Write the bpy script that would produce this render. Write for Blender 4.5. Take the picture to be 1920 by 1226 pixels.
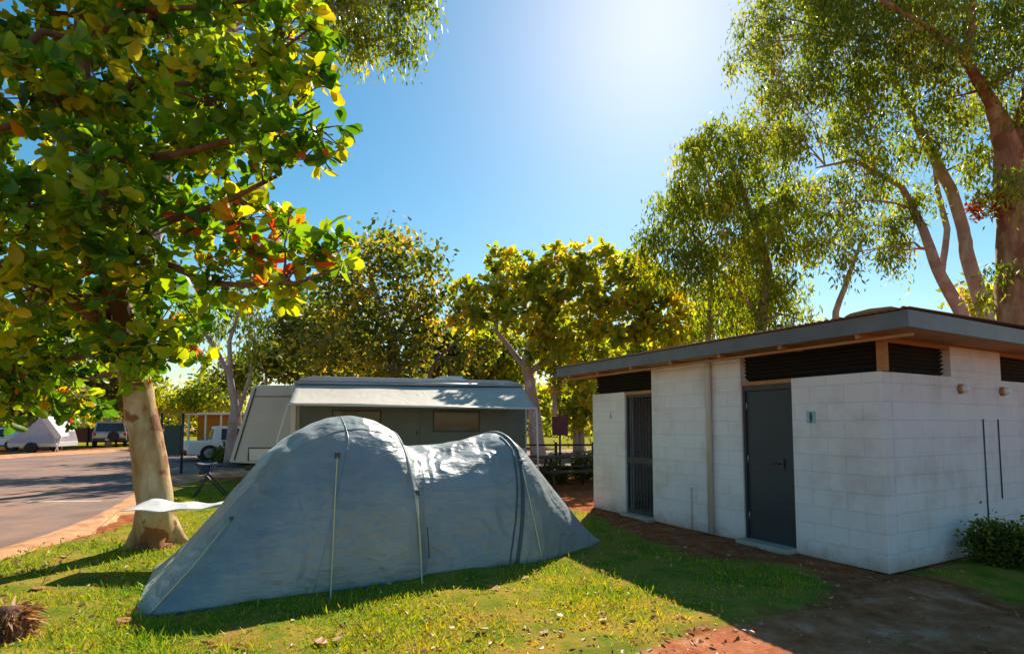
import bpy, bmesh, math, random
import numpy as np
from mathutils import Vector, Matrix

for o in list(bpy.data.objects): bpy.data.objects.remove(o, do_unlink=True)
SC = bpy.context.scene
COL = SC.collection
R = math.radians
random.seed(7); RNG = np.random.default_rng(11)

# ------------------------------------------------------------------ camera
F = 1012.0; PY0 = 731.0; PITCH = R(3.68); CH = 1.55
cam_d = bpy.data.cameras.new('camera'); cam = bpy.data.objects.new('camera', cam_d); COL.objects.link(cam)
cam.location = (0, 0, CH); cam.rotation_euler = (R(90) + PITCH, 0, 0)
cam_d.sensor_width = 36; cam_d.lens = 36 * F / 1920; cam_d.shift_y = (PY0 - 613) / 1920
cam_d.clip_end = 2000; cam_d.clip_start = 0.05
SC.camera = cam
# ------------------------------------------------------------------ sky, sun, exposure
SUN_EL, SUN_AZ = R(39.2), R(15.7)
w = bpy.data.worlds.new("World"); SC.world = w; w.use_nodes = True
nt = w.node_tree; bg = nt.nodes['Background']
sky = nt.nodes.new('ShaderNodeTexSky'); sky.sky_type = 'NISHITA'; sky.sun_disc = False
sky.sun_elevation = SUN_EL; sky.sun_rotation = SUN_AZ
sky.air_density = 1.25; sky.dust_density = 0.33; sky.ozone_density = 1.3
hs = nt.nodes.new('ShaderNodeHueSaturation'); hs.inputs['Hue'].default_value = .484; hs.inputs['Saturation'].default_value = 1.45; nt.links.new(sky.outputs[0], hs.inputs['Color']); nt.links.new(hs.outputs[0], bg.inputs[0]); bg.inputs[1].default_value = 0.066
sd = bpy.data.lights.new('sun', 'SUN'); sd.energy = 5.0; sd.angle = R(0.5); sd.color = (1, .92, .76)
sun = bpy.data.objects.new('sun', sd); COL.objects.link(sun)
sv = Vector((math.sin(SUN_AZ) * math.cos(SUN_EL), math.cos(SUN_AZ) * math.cos(SUN_EL), math.sin(SUN_EL)))
sun.rotation_euler = (-sv).to_track_quat('-Z', 'Y').to_euler(); sun.location = (0, 0, 30)
SC.view_settings.view_transform = 'Standard'; SC.view_settings.look = 'None'
SC.view_settings.exposure = 0.95; SC.view_settings.gamma = 1
SC.render.engine = 'CYCLES'
SC.cycles.max_bounces = 8; SC.cycles.diffuse_bounces = 4; SC.cycles.transmission_bounces = 5; SC.cycles.transparent_max_bounces = 6
SC.cycles.caustics_reflective = False; SC.cycles.caustics_refractive = False

# ------------------------------------------------------------------ geometry of the view -> world
def P(px, py, Y):
    u = (PY0 - py) / F; k = (px - 960) / F
    wy = math.cos(PITCH) - math.sin(PITCH) * u; wz = math.sin(PITCH) + math.cos(PITCH) * u
    return Vector((k / wy * Y, Y, CH + wz / wy * Y))
def G(px, py, z=0.0):
    u = (PY0 - py) / F
    wy = math.cos(PITCH) - math.sin(PITCH) * u; wz = math.sin(PITCH) + math.cos(PITCH) * u
    p = P(px, py, (z - CH) * wy / wz); return p

# ------------------------------------------------------------------ tagging
def tag(o, label=None, cat=None, group=None, kind=None):
    if label: o['label'] = label
    if cat: o['category'] = cat
    if group: o['group'] = group
    if kind: o['kind'] = kind
    return o
def empty(name, loc=(0, 0, 0), rz=0.0):
    o = bpy.data.objects.new(name, None); COL.objects.link(o)
    o.location = loc; o.rotation_euler = (0, 0, rz); o.empty_display_size = .2
    return o

class MB:
    def __init__(s): s.v = []; s.f = []; s.sm = []
    def add(s, vs, fs, smooth=False):
        b = len(s.v); s.v += [tuple(v) for v in vs]
        for f in fs: s.f.append(tuple(b + i for i in f)); s.sm.append(smooth)
        return s
    def box(s, c, d, rz=0, rx=0, ry=0, taper=1.0):
        m = Matrix.Translation(Vector(c)) @ Matrix.Rotation(rz, 4, 'Z') @ Matrix.Rotation(ry, 4, 'Y') @ Matrix.Rotation(rx, 4, 'X')
        x, y, z = d[0] / 2, d[1] / 2, d[2] / 2
        vs = [m @ Vector((sx * x * (taper if sz > 0 else 1), sy * y * (taper if sz > 0 else 1), sz * z)) for sz in (-1, 1) for sy in (-1, 1) for sx in (-1, 1)]
        return s.add(vs, [(0, 2, 3, 1), (4, 5, 7, 6), (0, 1, 5, 4), (1, 3, 7, 5), (3, 2, 6, 7), (2, 0, 4, 6)])
    def b2(s, x0, x1, y0, y1, z0, z1): return s.box(((x0+x1)/2, (y0+y1)/2, (z0+z1)/2), (abs(x1-x0), abs(y1-y0), abs(z1-z0)))
    def tube(s, pts, rad, n=8, cap=True, smooth=True, wob=0.0):
        pts = [Vector(p) for p in pts]
        if not hasattr(rad, '__len__'): rad = [rad] * len(pts)
        vs = []; up = Vector((0, 0, 1)); prev = None
        for i, p in enumerate(pts):
            t = (pts[min(i+1, len(pts)-1)] - pts[max(i-1, 0)])
            if t.length < 1e-9: t = Vector((0, 0, 1))
            t.normalize()
            if prev is None:
                a = up if abs(t.z) < .9 else Vector((1, 0, 0)); u = t.cross(a).normalized()
            else:
                u = prev - t * prev.dot(t)
                u = u.normalized() if u.length > 1e-6 else t.orthogonal().normalized()
            prev = u; v = t.cross(u)
            for k in range(n):
                a = 2 * math.pi * k / n; r = rad[i] * (1 + wob * random.uniform(-1, 1))
                vs.append(p + (u * math.cos(a) + v * math.sin(a)) * r)
        fs = []
        for i in range(len(pts) - 1):
            for k in range(n):
                fs.append((i*n+k, i*n+(k+1) % n, (i+1)*n+(k+1) % n, (i+1)*n+k))
        s.add(vs, fs, smooth)
        if cap:
            b = len(s.v) - len(vs); L = (len(pts)-1) * n
            s.f.append(tuple(b + k for k in reversed(range(n)))); s.sm.append(False)
            s.f.append(tuple(b + L + k for k in range(n))); s.sm.append(False)
        return s
    def prism(s, prof, a0, a1, axis='y', smooth=False):
        n = len(prof); vs = []
        for a in (a0, a1):
            for (p, q) in prof:
                vs.append((p, a, q) if axis == 'y' else ((a, p, q) if axis == 'x' else (p, q, a)))
        fs = [tuple(range(n)), tuple(reversed(range(n, 2*n)))]
        fs += [(i, i+n, (i+1) % n + n, (i+1) % n) for i in range(n)]
        return s.add(vs, fs, smooth)
    def grid(s, P2, smooth=True):
        nu = len(P2); nv = len(P2[0]); vs = [p for row in P2 for p in row]
        return s.add(vs, [(i*nv+j, (i+1)*nv+j, (i+1)*nv+j+1, i*nv+j+1) for i in range(nu-1) for j in range(nv-1)], smooth)
    def build(s, name, mat, parent=None, bevel=0, fix=True, solid=0):
        me = bpy.data.meshes.new(name); me.from_pydata(s.v, [], s.f)
        me.polygons.foreach_set('use_smooth', s.sm); me.update()
        if fix:
            bm = bmesh.new(); bm.from_mesh(me); bmesh.ops.recalc_face_normals(bm, faces=bm.faces); bm.to_mesh(me); bm.free()
        if mat: me.materials.append(mat)
        o = bpy.data.objects.new(name, me); COL.objects.link(o)
        if parent: o.parent = parent
        if solid:
            m = o.modifiers.new('s', 'SOLIDIFY'); m.thickness = solid; m.offset = 0
        if bevel:
            m = o.modifiers.new('b', 'BEVEL'); m.width = bevel; m.segments = 2; m.limit_method = 'ANGLE'
        return o

def np_mesh(name, V, Q, mat, parent=None, tint=None, k=4, smooth=False):
    me = bpy.data.meshes.new(name); V = np.asarray(V, np.float32); Q = np.asarray(Q, np.int32)
    me.vertices.add(len(V)); me.vertices.foreach_set('co', V.ravel())
    me.loops.add(Q.size); me.loops.foreach_set('vertex_index', Q.ravel())
    me.polygons.add(len(Q)); me.polygons.foreach_set('loop_start', np.arange(0, Q.size, k, dtype=np.int32))
    me.polygons.foreach_set('loop_total', np.full(len(Q), k, np.int32))
    if smooth: me.polygons.foreach_set('use_smooth', np.ones(len(Q), bool))
    me.update(calc_edges=True)
    if tint is not None:
        a = me.attributes.new('tint', 'FLOAT', 'POINT'); a.data.foreach_set('value', np.asarray(tint, np.float32))
    me.materials.append(mat); me.validate()
    o = bpy.data.objects.new(name, me); COL.objects.link(o)
    if parent: o.parent = parent
    return o

# ------------------------------------------------------------------ materials
def newmat(name):
    m = bpy.data.materials.new(name); m.use_nodes = True; t = m.node_tree
    return m, t, t.nodes['Principled BSDF'], t.nodes, t.links
def ramp(N, stops):
    r = N.new('ShaderNodeValToRGB'); e = r.color_ramp.elements
    while len(e) < len(stops): e.new(.5)
    for i, (p, c) in enumerate(stops): e[i].position = p; e[i].color = (*c, 1)
    return r
def noise(N, L, vec, scale, detail=5, rough=.6):
    n = N.new('ShaderNodeTexNoise'); n.inputs['Scale'].default_value = scale
    n.inputs['Detail'].default_value = detail; n.inputs['Roughness'].default_value = rough
    if vec: L.new(vec, n.inputs['Vector'])
    return n
def mixc(N, L, fac, a, b):
    m = N.new('ShaderNodeMix'); m.data_type = 'RGBA'
    for sock, val in ((m.inputs[0], fac), (m.inputs[6], a), (m.inputs[7], b)):
        if hasattr(val, 'is_linked'): L.new(val, sock)
        elif isinstance(val, (int, float)): sock.default_value = val
        else: sock.default_value = (*val, 1)
    return m.outputs[2]
def math_n(N, L, op, a, b=0.0):
    m = N.new('ShaderNodeMath'); m.operation = op
    for i, v in enumerate((a, b)):
        if hasattr(v, 'is_linked'): L.new(v, m.inputs[i])
        else: m.inputs[i].default_value = v
    return m.outputs[0]
def bump(N, L, h, bsdf, strength=.3, dist=.01):
    b = N.new('ShaderNodeBump'); b.inputs['Strength'].default_value = strength; b.inputs['Distance'].default_value = dist
    L.new(h, b.inputs['Height']); L.new(b.outputs[0], bsdf.inputs['Normal']); return b
def surf_mat(name, c1, c2, scale=6, rough=.7, bs=.2, bd=.004, bscale=None, metal=0, spec=.5, stretch=None):
    m, t, B, N, L = newmat(name)
    tc = N.new('ShaderNodeTexCoord'); vec = tc.outputs['Object']
    if stretch:
        mp = N.new('ShaderNodeMapping'); mp.inputs['Scale'].default_value = stretch; L.new(vec, mp.inputs[0]); vec = mp.outputs[0]
    n = noise(N, L, vec, scale); r = ramp(N, [(.3, c1), (.7, c2)]); L.new(n.outputs[0], r.inputs[0]); L.new(r.outputs[0], B.inputs['Base Color'])
    B.inputs['Roughness'].default_value = rough; B.inputs['Metallic'].default_value = metal; B.inputs['Specular IOR Level'].default_value = spec
    n2 = noise(N, L, vec, bscale or scale * 6, 6); bump(N, L, n2.outputs[0], B, bs, bd)
    return m
def leaf_mat(name, stops, trans=.5, tboost=(1.25, 1.15, .6), rough=.45):
    m, t, B, N, L = newmat(name)
    a = N.new('ShaderNodeAttribute'); a.attribute_name = 'tint'
    r = ramp(N, stops); L.new(a.outputs['Fac'], r.inputs[0]); L.new(r.outputs[0], B.inputs['Base Color'])
    B.inputs['Roughness'].default_value = rough; B.inputs['Specular IOR Level'].default_value = .35
    tr = N.new('ShaderNodeBsdfTranslucent')
    mm = N.new('ShaderNodeMix'); mm.data_type = 'RGBA'; mm.blend_type = 'MULTIPLY'; mm.inputs[0].default_value = 1
    L.new(r.outputs[0], mm.inputs[6]); mm.inputs[7].default_value = (*tboost, 1); mm.clamp_result = False
    L.new(mm.outputs[2], tr.inputs[0])
    ms = N.new('ShaderNodeMixShader'); ms.inputs[0].default_value = trans
    L.new(B.outputs[0], ms.inputs[1]); L.new(tr.outputs[0], ms.inputs[2]); L.new(ms.outputs[0], N['Material Output'].inputs[0])
    return m

M = {}
M['leaf_almond'] = leaf_mat('leaf_almond', [(0, (.03, .10, .012)), (.3, (.07, .20, .012)), (.55, (.17, .33, .015)), (.78, (.36, .44, .015)), (.89, (.52, .46, .02)), (.93, (.62, .20, .02)), (1, (.50, .045, .015))], .55, (1.9, 1.55, .45))
M['leaf_gum'] = leaf_mat('leaf_gum', [(0, (.06, .11, .03)), (.45, (.18, .26, .035)), (.8, (.36, .40, .045)), (1, (.50, .38, .06))], .55, (1.8, 1.6, .5))
M['leaf_dark'] = leaf_mat('leaf_dark', [(0, (.03, .07, .02)), (.45, (.13, .18, .03)), (.8, (.34, .33, .04)), (1, (.50, .32, .05))], .55, (1.8, 1.5, .55))
M['leaf_gold'] = leaf_mat('leaf_gold', [(0, (.08, .14, .02)), (.4, (.25, .33, .03)), (.8, (.50, .46, .04)), (1, (.62, .28, .04))], .58, (1.8, 1.55, .45))
M['leaf_dry'] = leaf_mat('leaf_dry', [(0, (.20, .08, .03)), (.5, (.42, .20, .07)), (.8, (.52, .33, .16)), (1, (.50, .38, .25))], .2, (1.2, 1, .7))
M['leaf_red'] = leaf_mat('leaf_red', [(0, (.20, .03, .015)), (1, (.42, .12, .03))], .4, (1.3, 1, .7))
M['grass'] = leaf_mat('grass', [(0, (.06, .19, .012)), (.4, (.17, .32, .015)), (.7, (.40, .42, .02)), (1, (.60, .42, .07))], .4, (1.7, 1.4, .4), .6)

def bark_mat(name, c1, c2, c3, scale=5):
    m, t, B, N, L = newmat(name)
    tc = N.new('ShaderNodeTexCoord'); mp = N.new('ShaderNodeMapping'); mp.inputs['Scale'].default_value = (1, 1, .3)
    L.new(tc.outputs['Object'], mp.inputs[0])
    n = noise(N, L, mp.outputs[0], scale, 6, .65); r = ramp(N, [(.3, c1), (.5, c2), (.68, c3)]); L.new(n.outputs[0], r.inputs[0])
    n3 = noise(N, L, tc.outputs['Object'], 2.2, 3, .5); r3 = ramp(N, [(.53, (0, 0, 0)), (.56, (1, 1, 1))]); L.new(n3.outputs[0], r3.inputs[0])
    L.new(mixc(N, L, r3.outputs[0], r.outputs[0], tuple(c * 1.25 for c in c1)), B.inputs['Base Color'])
    B.inputs['Roughness'].default_value = .85
    n2 = noise(N, L, mp.outputs[0], scale * 5, 8, .7); bump(N, L, n2.outputs[0], B, .6, .02)
    return m
M['bark_pale'] = bark_mat('bark_pale', (.20, .075, .025), (.42, .26, .11), (.60, .48, .29), 3.6)
M['bark_brown'] = bark_mat('bark_brown', (.10, .045, .025), (.18, .08, .045), (.26, .14, .08), 6)
M['bark_orange'] = bark_mat('bark_orange', (.17, .065, .03), (.32, .15, .07), (.48, .30, .17), 5)
M['bark_pink'] = bark_mat('bark_pink', (.30, .20, .18), (.42, .32, .30), (.55, .46, .42), 4)

# painted block wall
def block_mat(name, c1, c2):
    m, t, B, N, L = newmat(name)
    tc = N.new('ShaderNodeTexCoord'); sp = N.new('ShaderNodeSeparateXYZ'); L.new(tc.outputs['Object'], sp.inputs[0])
    s = math_n(N, L, 'ADD', sp.outputs[0], sp.outputs[1]); cb = N.new('ShaderNodeCombineXYZ'); L.new(s, cb.inputs[0]); L.new(sp.outputs[2], cb.inputs[1])
    br = N.new('ShaderNodeTexBrick'); L.new(cb.outputs[0], br.inputs[0]); br.inputs['Scale'].default_value = 1
    br.inputs['Brick Width'].default_value = .4; br.inputs['Row Height'].default_value = .2; br.inputs['Mortar Size'].default_value = .0055
    br.inputs['Mortar Smooth'].default_value = .4
    br.inputs['Color1'].default_value = (*c1, 1); br.inputs['Color2'].default_value = (*c2, 1); br.inputs['Mortar'].default_value = (*[c * .84 for c in c1], 1)
    n = noise(N, L, tc.outputs['Object'], 1.6, 7, .65); r = ramp(N, [(.36, (.66, .58, .52)), (.5, (.95, .93, .93)), (.6, (1, 1, 1))]); L.new(n.outputs[0], r.inputs[0])
    mm = N.new('ShaderNodeMix'); mm.data_type = 'RGBA'; mm.blend_type = 'MULTIPLY'; mm.inputs[0].default_value = .5
    L.new(br.outputs[0], mm.inputs[6]); L.new(r.outputs[0], mm.inputs[7])
    # splashed red dust on the lowest courses
    n2 = noise(N, L, tc.outputs['Object'], 7, 5, .6)
    hz = math_n(N, L, 'MULTIPLY', sp.outputs[2], -5.0); hz = math_n(N, L, 'ADD', hz, 1.0); hz = math_n(N, L, 'ADD', hz, math_n(N, L, 'MULTIPLY', math_n(N, L, 'SUBTRACT', n2.outputs[0], .5), 1.6))
    cl = N.new('ShaderNodeClamp'); L.new(hz, cl.inputs[0]); f = math_n(N, L, 'MULTIPLY', cl.outputs[0], .6)
    L.new(mixc(N, L, f, mm.outputs[2], (.36, .21, .13)), B.inputs['Base Color'])
    B.inputs['Roughness'].default_value = .7
    inv = math_n(N, L, 'SUBTRACT', 1.0, br.outputs['Fac']); n3 = noise(N, L, tc.outputs['Object'], 60, 4)
    h = math_n(N, L, 'ADD', inv, math_n(N, L, 'MULTIPLY', n3.outputs[0], .35)); bump(N, L, h, B, .55, .005)
    return m
M['block'] = block_mat('block', (.77, .75, .775), (.74, .72, .745))
M['fascia'] = surf_mat('fascia', (.10, .11, .125), (.15, .16, .18), 3, .45, .1)
M['timber'] = surf_mat('timber', (.34, .15, .05), (.46, .23, .09), 5, .7, .3, .004, stretch=(6, 1, 6))
M['soffit'] = surf_mat('soffit', (.42, .19, .07), (.52, .26, .10), 4, .75, .2)
M['roof_sheet'] = surf_mat('roof_sheet', (.22, .15, .12), (.30, .20, .16), 2, .5, .1)
M['gap_shade'] = surf_mat('gap_shade', (.010, .008, .006), (.018, .013, .009), 6, .7)  # near-black, so the shade of the open gaps is in the colour
M['door'] = surf_mat('door', (.022, .03, .038), (.032, .042, .052), 2, .5, .1)
M['concrete'] = surf_mat('concrete', (.36, .31, .26), (.46, .41, .35), 5, .9, .3)
M['pvc'] = surf_mat('pvc', (.50, .45, .38), (.58, .53, .46), 5, .5, .05)
M['white_metal'] = surf_mat('white_metal', (.70, .70, .70), (.80, .80, .80), 3, .35, .03)
M['grey_metal'] = surf_mat('grey_metal', (.35, .36, .38), (.45, .46, .48), 3, .35, .05, metal=.6)
M['dark_metal'] = surf_mat('dark_metal', (.03, .03, .035), (.05, .05, .055), 4, .45, .05)
M['caravan_grey'] = surf_mat('caravan_grey', (.52, .52, .55), (.60, .60, .62), 1.5, .35, .04)
M['caravan_shaded'] = surf_mat('caravan_shaded', (.09, .13, .12), (.13, .17, .155), 1.5, .4, .04)  # dark version of the caravan wall, with the awning's shade in the colour
M['caravan_roof'] = surf_mat('caravan_roof', (.42, .43, .50), (.50, .51, .58), 2, .4, .05)
M['rubber'] = surf_mat('rubber', (.02, .02, .02), (.04, .04, .04), 8, .9)
M['navy'] = surf_mat('navy', (.02, .04, .13), (.03, .06, .18), 8, .8)
M['maroon'] = surf_mat('maroon', (.16, .03, .04), (.22, .045, .05), 5, .6)
M['orange_wall'] = surf_mat('orange_wall', (.50, .20, .03), (.60, .26, .05), 3, .8)
M['green_panel'] = surf_mat('green_panel', (.015, .05, .045), (.025, .07, .06), 4, .6)
M['cream_tape'] = surf_mat('cream_tape', (.62, .58, .30), (.76, .70, .38), 8, .8)
M['picnic'] = surf_mat('picnic', (.05, .035, .025), (.09, .06, .045), 8, .8)
M['plastic_blue'] = surf_mat('plastic_blue', (.25, .42, .48), (.30, .48, .55), 4, .5)
M['purple'] = surf_mat('purple', (.28, .20, .45), (.33, .25, .5), 4, .5)

def fabric_mat(name, c1, c2, trans, rough=.55, bs=.35, wr=None):
    m, t, B, N, L = newmat(name)
    tc = N.new('ShaderNodeTexCoord'); n = noise(N, L, tc.outputs['Object'], 1.7, 5, .6); r = ramp(N, [(.3, c1), (.7, c2)])
    L.new(n.outputs[0], r.inputs[0]); L.new(r.outputs[0], B.inputs['Base Color']); B.inputs['Roughness'].default_value = rough
    B.inputs['Sheen Weight'].default_value = .15; B.inputs['Specular IOR Level'].default_value = .9 if name == 'tent' else .4
    mp = N.new('ShaderNodeMapping'); mp.inputs['Scale'].default_value = wr or (1, 1, 3); L.new(tc.outputs['Object'], mp.inputs[0])
    n2 = noise(N, L, mp.outputs[0], 3.2, 5, .55)
    nw = noise(N, L, tc.outputs['Object'], 1.3, 3, .5); dv = N.new('ShaderNodeVectorMath'); dv.operation = 'ADD'; L.new(tc.outputs['Object'], dv.inputs[0]); L.new(nw.outputs['Color'], dv.inputs[1])
    mp2 = N.new('ShaderNodeMapping'); mp2.inputs['Scale'].default_value = (2.2, 1, .55); mp2.inputs['Rotation'].default_value = (0, .5, 0); L.new(dv.outputs[0], mp2.inputs[0])
    vo = N.new('ShaderNodeTexVoronoi'); vo.feature = 'SMOOTH_F1'; vo.inputs['Scale'].default_value = 2.6; vo.inputs['Smoothness'].default_value = .35; L.new(mp2.outputs[0], vo.inputs['Vector'])
    hh_ = math_n(N, L, 'ADD', math_n(N, L, 'MULTIPLY', n2.outputs[0], .7), math_n(N, L, 'MULTIPLY', vo.outputs['Distance'], .9)); b = bump(N, L, hh_, B, bs, .07)
    tr = N.new('ShaderNodeBsdfTranslucent'); L.new(r.outputs[0], tr.inputs[0]); L.new(b.outputs[0], tr.inputs['Normal'])
    ms = N.new('ShaderNodeMixShader'); ms.inputs[0].default_value = trans
    L.new(B.outputs[0], ms.inputs[1]); L.new(tr.outputs[0], ms.inputs[2]); L.new(ms.outputs[0], N['Material Output'].inputs[0])
    return m
M['tent'] = fabric_mat('tent', (.22, .265, .295), (.37, .405, .415), .2, .36, .6)
M['tent_dark'] = fabric_mat('tent_dark', (.06, .08, .10), (.09, .11, .13), .05)
M['canvas'] = fabric_mat('canvas', (.66, .59, .53), (.74, .67, .60), .3, .7, .15)
M['canvas_lilac'] = fabric_mat('canvas_lilac', (.46, .43, .52), (.56, .53, .58), .3)
M['flap'] = fabric_mat('flap', (.60, .60, .64), (.72, .72, .75), .3)
def glass_mat(name, c=(.03, .04, .05)):
    m, t, B, N, L = newmat(name); B.inputs['Base Color'].default_value = (*c, 1); B.inputs['Roughness'].default_value = .06
    n = noise(N, L, None, 3); r = ramp(N, [(.3, (.04, .04, .04)), (.8, (.16, .16, .16))]); L.new(n.outputs[0], r.inputs[0]); L.new(r.outputs[0], B.inputs['Roughness']); return m
M['glass'] = glass_mat('glass')

# ------------------------------------------------------------------ GROUND
def poly(pts): return [tuple(G(px, py).xy) for (px, py) in pts]
def sdist(X, Y, pg):   # signed distance, negative inside (numpy)
    d = np.full(X.shape, 1e9); ins = np.zeros(X.shape, bool); n = len(pg)
    for i in range(n):
        ax, ay = pg[i]; bx, by = pg[(i+1) % n]
        ex, ey = bx-ax, by-ay; L2 = ex*ex+ey*ey
        tt = np.clip(((X-ax)*ex+(Y-ay)*ey)/L2, 0, 1)
        d = np.minimum(d, np.hypot(X-ax-tt*ex, Y-ay-tt*ey))
        c = ((ay > Y) != (by > Y)) & (X < (bx-ax)*(Y-ay)/((by-ay) if by != ay else 1e-9)+ax)
        ins ^= c
    return np.where(ins, -d, d)
# lawn outline (dirt outside it)
lawn = poly([(1108, 962), (1165, 992), (1300, 1042), (1500, 1062), (1552, 1092), (1535, 1135), (1390, 1166), (1290, 1192), (1150, 1235)]) + [(.6, 3.0), (-.5, 2.2), (-9, 2.2), (-11, 4.6)] \
     + poly([(-60, 1052), (60, 1028), (160, 1012), (240, 985), (300, 968), (300, 940), (330, 905), (450, 898)]) + [(-3.5, 12.2), (.3, 10.6)]
lawn_r = poly([(1700, 1075), (1790, 1090), (1960, 1150), (2150, 1200), (2400, 1160), (2100, 1040), (1850, 1035)])
path = poly([(1150, 1235), (1290, 1192), (1400, 1163), (1560, 1142), (1680, 1088), (1745, 1092), (1920, 1162), (2100, 1240)]) + [(3.6, 2.0), (1.2, 1.6)]
far_grass = [(-60, 33), (-60, 120), (60, 120), (60, 28), (9, 22), (-4, 34), (-14, 38)]
def lawn_d(X, Y):
    return np.minimum(np.minimum(sdist(X, Y, lawn), sdist(X, Y, lawn_r)), sdist(X, Y, far_grass) * .3)
def grad_axis(a, b, step, far, g=1.35):
    ax = list(np.arange(a, b + 1e-6, step)); s = step
    while ax[-1] < far: s *= g; ax.append(ax[-1] + s)
    s = step; lo = []
    v = a
    while v > -far: s *= g; v -= s; lo.append(v)
    return np.array(lo[::-1] + ax)
gx = grad_axis(-9, 8, .08, 500); gy = grad_axis(1.5, 14, .08, 500)
XX, YY = np.meshgrid(gx, gy, indexing='ij')
dl = lawn_d(XX, YY); dp = sdist(XX, YY, path)
near = np.exp(-((np.maximum(np.abs(XX) - 6, 0))**2 + (np.maximum(YY - 12, 0))**2) / 8)
ZZ = (.012*np.sin(XX*3.1+YY*1.7)+.010*np.sin(YY*5.3-XX*2.2+1)+.008*np.sin(XX*9.1)*np.sin(YY*7.7)) * near
ZZ += np.where(dl < 0, np.minimum(-dl, .15) * .12, 0) * near
V = np.stack([XX, YY, ZZ], -1).reshape(-1, 3); nx, ny = XX.shape
I, J = np.meshgrid(np.arange(nx-1), np.arange(ny-1), indexing='ij'); b0 = (I*ny+J).ravel()
Q = np.stack([b0, b0+ny, b0+ny+1, b0+1], -1)
mg, t, B, N, L = newmat('ground')
tc = N.new('ShaderNodeTexCoord'); OB = tc.outputs['Object']
a1 = N.new('ShaderNodeAttribute'); a1.attribute_name = 'lawn'; a2 = N.new('ShaderNodeAttribute'); a2.attribute_name = 'path'
nE = noise(N, L, OB, 3.5, 8, .65)
g = math_n(N, L, 'ADD', a1.outputs['Fac'], math_n(N, L, 'MULTIPLY', math_n(N, L, 'SUBTRACT', nE.outputs[0], .5), .8))
gf = ramp(N, [(.42, (1, 1, 1)), (.58, (0, 0, 0))]); L.new(math_n(N, L, 'ADD', g, .5), gf.inputs[0])
pf0 = math_n(N, L, 'ADD', a2.outputs['Fac'], math_n(N, L, 'MULTIPLY', math_n(N, L, 'SUBTRACT', nE.outputs[0], .5), .35))
pf = ramp(N, [(.45, (1, 1, 1)), (.55, (0, 0, 0))]); L.new(math_n(N, L, 'ADD', pf0, .5), pf.inputs[0])
n1 = noise(N, L, OB, 2.1, 8, .7); grassc = ramp(N, [(.3, (.07, .12, .015)), (.45, (.17, .19, .025)), (.56, (.30, .22, .04)), (.68, (.36, .19, .06))]); L.new(n1.outputs[0], grassc.inputs[0])
n2 = noise(N, L, OB, 5.0, 10, .75); dirtc = ramp(N, [(.25, (.15, .04, .015)), (.5, (.32, .105, .045)), (.75, (.50, .24, .13))]); L.new(n2.outputs[0], dirtc.inputs[0])
n3 = noise(N, L, OB, 2.3, 10, .7); pathc = ramp(N, [(.32, (.24, .06, .022)), (.52, (.47, .17, .085)), (.72, (.66, .35, .235))]); L.new(n3.outputs[0], pathc.inputs[0])
c = mixc(N, L, pf.outputs[0], dirtc.outputs[0], pathc.outputs[0]); c = mixc(N, L, gf.outputs[0], c, grassc.outputs[0]); L.new(c, B.inputs['Base Color'])
B.inputs['Roughness'].default_value = 1.0; B.inputs['Specular IOR Level'].default_value = 0.0
nb = noise(N, L, OB, 22, 10, .75); bump(N, L, nb.outputs[0], B, .7, .03)
ground = np_mesh('ground', V, Q, mg, smooth=True); tag(ground, kind='structure')
for nm, d in (('lawn', dl), ('path', dp)):
    a = ground.data.attributes.new(nm, 'FLOAT', 'POINT'); a.data.foreach_set('value', np.clip(d, -1, 1).ravel().astype(np.float32))

# road -----------------------------------------------------------
nearE = [tuple(G(*p).xy) for p in [(-700, 1190), (-300, 1105), (0, 1040), (90, 1010), (180, 972), (236, 945), (268, 920), (320, 896), (400, 886), (560, 882), (900, 880), (1300, 878), (1700, 876)]]
farE = [tuple(G(*p).xy) for p in [(1700, 842), (1300, 842), (900, 843), (500, 843), (300, 845), (180, 850), (60, 856), (-100, 870), (-500, 892), (-1200, 930)]]
rp = nearE + farE
mr, t, B, N, L = newmat('asphalt'); tc = N.new('ShaderNodeTexCoord')
n1 = noise(N, L, tc.outputs['Object'], .6, 8, .65); r1 = ramp(N, [(.3, (.15, .085, .07)), (.5, (.22, .14, .12)), (.68, (.34, .19, .12))]); L.new(n1.outputs[0], r1.inputs[0]); L.new(r1.outputs[0], B.inputs['Base Color'])
n2 = noise(N, L, tc.outputs['Object'], 60, 4); bump(N, L, n2.outputs[0], B, .5, .01); B.inputs['Roughness'].default_value = .9; B.inputs['Specular IOR Level'].default_value = .2
mb = MB(); mb.add([(x, y, .03) for x, y in rp], [tuple(range(len(rp)))]); rd = mb.build('road', mr, fix=False)
bm = bmesh.new(); bm.from_mesh(rd.data); bmesh.ops.triangulate(bm, faces=bm.faces); bmesh.ops.recalc_face_normals(bm, faces=bm.faces)
for f in bm.faces:
    if f.normal.z < 0: f.normal_flip()
bm.to_mesh(rd.data); bm.free(); tag(rd, kind='structure')
M['verge'] = surf_mat('verge', (.30, .11, .04), (.62, .33, .16), 3, .95, .7, .03)
ve = MB(); rows = []
pin = [(-700, 1290), (-300, 1170), (0, 1068), (90, 1030), (180, 1000), (250, 975), (296, 962), (310, 925), (400, 897), (560, 890), (900, 888), (1300, 886), (1700, 884)]
pinw = [G(*q) for q in pin]; fa, fp = [], []
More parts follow.
